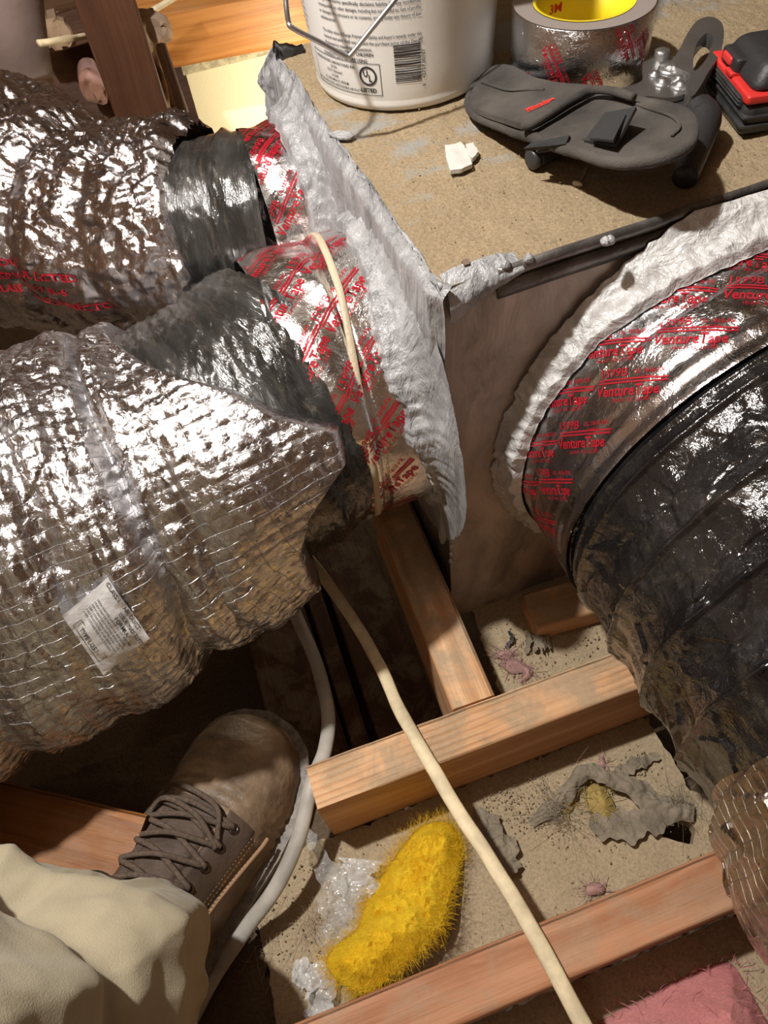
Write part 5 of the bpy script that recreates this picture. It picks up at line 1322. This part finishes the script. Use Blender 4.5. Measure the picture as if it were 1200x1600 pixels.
ribbon('torn_paper_scrap', [at(955, 1212, .005), at(990, 1195, .006), at(1030, 1180, .005)], [.006, .012, .006], M['scrap'], label='thin torn edge of drywall paper behind the grey liner strip', cat='scrap', amp=.004, seed=44)
threads('frayed_fibres', at(868, 1262, .012), 90, .022, M['scrap'], 'tangle of grey fibres at the left end of the torn liner strip', 'fibres', 33, sw=.00014, spread=.006)
threads('frayed_fibres', at(1068, 1252, .010), 80, .020, M['scrap'], 'grey frayed loop of fibres near the right end of the torn liner strip', 'fibres', 34, sw=.00013, spread=.005)
def tuft(px, z, h, mat, label, seed, strands=120, slen=.012, **k):
    o = fluff('insulation_tuft', smooth_poly(pxpoly(px, z), 4), z, h, mat, None, seed=seed, step=.002, rough=.003, strands=strands, slen=slen); return props(o, label, 'insulation')
tuft([(918, 1228), (940, 1225), (952, 1240), (962, 1262), (958, 1280), (940, 1288), (925, 1270), (915, 1250)], .003, .012, M['yellow_dull'], 'larger dull yellow tuft of insulation inside the arch of the torn liner strip', 51)
tuft([(875, 1252), (892, 1240), (900, 1252), (890, 1270), (878, 1268)], .003, .009, M['yellow_dull'], 'small dull yellow tuft of insulation at the left foot of the torn liner strip', 52, 70)
tuft([(935, 1190), (940, 1178), (945, 1190), (944, 1200), (936, 1200)], .004, .014, M['pink_dull'], 'tiny pink tuft of insulation on top of the torn liner strip', 53, 30)
tuft([(785, 1040), (800, 1028), (815, 1034), (832, 1048), (826, 1060), (812, 1066), (818, 1052), (798, 1052)], .003, .008, M['pink_dull'], 'pink tuft of insulation on the drywall patch by the metal box', 54, 90)
tuft([(778, 1018), (794, 1016), (803, 1024), (792, 1032), (780, 1028)], .003, .007, M['pink_dull'], 'smaller pink tuft beside the other one on the drywall patch', 55, 60)
tuft([(915, 1385), (930, 1378), (945, 1386), (940, 1396), (918, 1398)], .004, .006, M['pink_dull'], 'faint pink tuft on the drywall touching the nearest joist', 56, 40)
ribbon('liner_curl', [at(822, 1022, .005), at(826, 1000, .014), at(822, 985, .022)], [.004, .006, .003], M['scrap'], label='upright dark curl of torn liner on the drywall patch by the box', cat='scrap', amp=.002, seed=61)
ribbon('liner_curl', [at(790, 1012, .004), at(800, 998, .008), at(795, 985, .010)], [.003, .004, .003], M['sole'], label='thin black curl on the drywall patch left of the upright curl', cat='scrap', amp=.002, seed=62)
ribbon('liner_curl', [at(830, 1010, .004), at(845, 1000, .012), at(862, 1004, .008)], [.012, .022, .010], M['scrap'], label='dark crumpled liner scrap on the drywall patch near the wood offcut', cat='scrap', amp=.006, seed=63)
# pink batt bottom right
pb = smooth_poly(pxpoly([(905, 1640), (960, 1585), (1010, 1560), (1060, 1530), (1110, 1508), (1150, 1500), (1175, 1530), (1215, 1600), (1260, 1680), (1100, 1740), (950, 1720)], .02), 4)
o = fluff('insulation_batt', pb, .002, .030, M['pink'], None, seed=71, step=.0045, rough=.007, strands=300, slen=.012, sw=.0002)
props(o, 'pink fibreglass insulation batt in the bottom right corner', 'insulation')
# loose dust clumps and crumbs (uncountable)
rs = np.random.RandomState(77); V, F = [], []
ico = np.array([(0, 0, 1), (.9, 0, .2), (.28, .85, .2), (-.73, .53, .2), (-.73, -.53, .2), (.28, -.85, .2), (0, 0, -.6)]); icf = [(0, 1, 2), (0, 2, 3), (0, 3, 4), (0, 4, 5), (0, 5, 1), (6, 2, 1), (6, 3, 2), (6, 4, 3), (6, 5, 4), (6, 1, 5)]
def crumbs(n, box, z, smin, smax, mat, label, seed, clump=None):
    rs = np.random.RandomState(seed); V, F = [], []
    for k in range(n):
        p = np.array([rs.uniform(box[0], box[1]), rs.uniform(box[2], box[3])])
        if clump and k % 3:
            c = clump[rs.randint(len(clump))]; p = np.array(c[:2]) + rs.normal(0, c[2], 2)
        s = rs.uniform(smin, smax) * rs.uniform(.4, 1); b = len(V); zz = z if not callable(z) else z(p)
        q = (ico * rs.uniform(.6, 1.3, ico.shape) * s); V += list(q + np.array([p[0], p[1], zz + s * .3])); F += [tuple(i + b for i in f) for f in icf]
    o = link('crumbs', rawmesh(np.array(V), F, False), mat, None); o['kind'] = 'stuff'; return props(o, label, 'debris')
cl = [tuple(at(*q, 0)[:2]) + (.008,) for q in ((800, 1240), (850, 1228), (835, 1270), (800, 1275), (770, 1250), (1000, 1200), (880, 1300), (960, 1300), (745, 1270), (870, 1250))]
crumbs(1100, (-.08, .24, .05, .168), .0015, .0004, .0016, M['drywall'], 'dusty crumbs and lint scattered on the drywall between the joists', 81, cl)
crumbs(500, (.14, .30, .21, .31), .0015, .0005, .002, M['drywall'], 'dusty crumbs on the drywall patch by the metal box', 82)
crumbs(300, (-.12, -.05, .03, .17), .002, .0004, .0018, M['drywall'], 'dusty crumbs on the dirt between the boot and the yellow insulation', 83)
crumbs(1600, (.13, .50, .335, .60), ZT + .0015, .0003, .0009, M['dust_top'], 'fine sandy grit on top of the metal box', 84)
crumbs(500, (.02, .25, -.08, .0), .0015, .0006, .0024, M['drywall'], 'crumbs on the drywall in front of the nearest joist', 85)

# =================================================================== BACKGROUND
def board(name, a, b, wd, ht, mat, up, label, cat='lumber', seed=1): return lumber(name, a, b, wd, ht, mat, up=up, seed=seed, step=.02, label=label, cat=cat)
def bp_(x, y, yy): return aty(x, y, yy)
# cream wall panel and its mottled top edge
c0, c1 = bp_(284, 96, 1.30), bp_(440, 64, 1.30)
ty_ = max(c0[2], c1[2])
pn_ = thing('wall_panel', (c0[0] + .2, 1.30, -.1), 'brightly lit cream painted panel seen beyond the metal box', 'panel')
bevel_box('panel_face', (c0[0], 1.30, -.12), (c0[0] + .55, 1.325, c0[2] + .001), M['cream'], pn_, .002, 2)
a, b = bp_(284, 92, 1.292), bp_(455, 56, 1.292)
o = lumber('mottled_edge_strip', (c0[0] - .004, 1.292, c0[2] + .006), (c0[0] + .55, 1.292, c0[2] + .004), .02, .020, M['mottled'], parent=pn_, step=.01, seed=3)
board('header_beam', bp_(180, 18, 1.20), bp_(900, -110, 1.20), .04, .085, M['amber'], (0, -.35, 1), 'orange lit horizontal timber above the cream panel', seed=11)
board('leaning_stud', bp_(150, -40, 1.04), bp_(240, 230, 1.04), .068, .035, M['stud_dark'], (0, -1, .3), 'wide reddish brown leaning stud behind the upper silver duct', seed=12)
board('narrow_stud', bp_(232, 30, 1.10), bp_(296, 215, 1.10), .022, .035, M['brown_wood'], (0, -1, .3), 'narrow dark stud at the left edge of the cream panel', seed=13)
board('rear_timber', bp_(60, 60, 1.45), bp_(190, 20, 1.45), .05, .05, M['brown_wood'], (0, -1, .3), 'dark timber far behind, left of the leaning stud', seed=14)
board('rear_timber', bp_(100, 170, 1.5), bp_(500, 80, 1.5), .25, .04, M['brown_wood'], (0, -1, .6), 'broad dark board far behind the studs', seed=15)
def fl3(name, px, yy, th, mat, label, seed, strands=150):
    P2 = np.array([[bp_(x, y, yy)[0], bp_(x, y, yy)[2]] for x, y in px])
    o = slab(name, smooth_poly(P2, 3), lambda V: th * (.7 + .5 * fbm(np.column_stack([V, V[:, 0]]), 30, seed, 3)) + .006 * fbm(np.column_stack([V, V[:, 0]]), 90, seed, 2), th, mat, None, step=.005, jag=.003,
             frame=((0, yy, 0), (1, 0, 0), (0, 0, 1), (0, -1, 0)), seed=seed)
    return props(o, label, 'insulation')
fl3('insulation_tuft', [(205, 22), (225, 18), (255, 24), (266, 38), (262, 60), (248, 58), (240, 66), (250, 100), (258, 130), (262, 162), (252, 160), (242, 120), (230, 85), (215, 55)], 1.09, .03, M['tan_fibre'], 'tan ragged insulation packed between the leaning stud and the narrow stud', 91)
fl3('insulation_tuft', [(125, 100), (145, 96), (160, 120), (165, 150), (140, 148), (122, 125)], 1.42, .04, M['pink_dull'], 'blurred pink insulation low behind the leaning stud', 92)
fl3('insulation_tuft', [(60, 20), (100, 30), (112, 55), (70, 70), (50, 60)], 1.46, .04, M['tan_fibre'], 'brownish insulation far behind at the top left', 93)
cable('cable', [bp_(60, 68, 1.0), bp_(100, 62, 1.02), bp_(160, 50, 1.12), bp_(235, 18, 1.14), bp_(285, -12, 1.14)], .0045, M['cable_cream'], 'thin white cable crossing the studs at the top left', flat=.8, n=90)
P = np.array([bp_(8, -60, 1.15), bp_(12, 0, 1.14), bp_(22, 60, 1.13), bp_(36, 110, 1.13)])
o = tube('wrapped_pipe', P, [.042, .041, .039, .036], M['pale'], None, seg=30, n=50, noise=.003, ns=12); props(o, 'pale pinkish grey wrapped pipe at the top left corner', 'pipe')
# rafters
for k, x in enumerate((-1.2, -.8, -.4, 0.0, .4, .8, 1.2)):
    structure(lumber('trim_%d' % (k + 1), (x, -1.18, 1.688), (x, 2.08, 1.296), .038, .12, M['rafter'], up=(0, 0, 1), step=.5, seed=20 + k, label=None, cat=None))
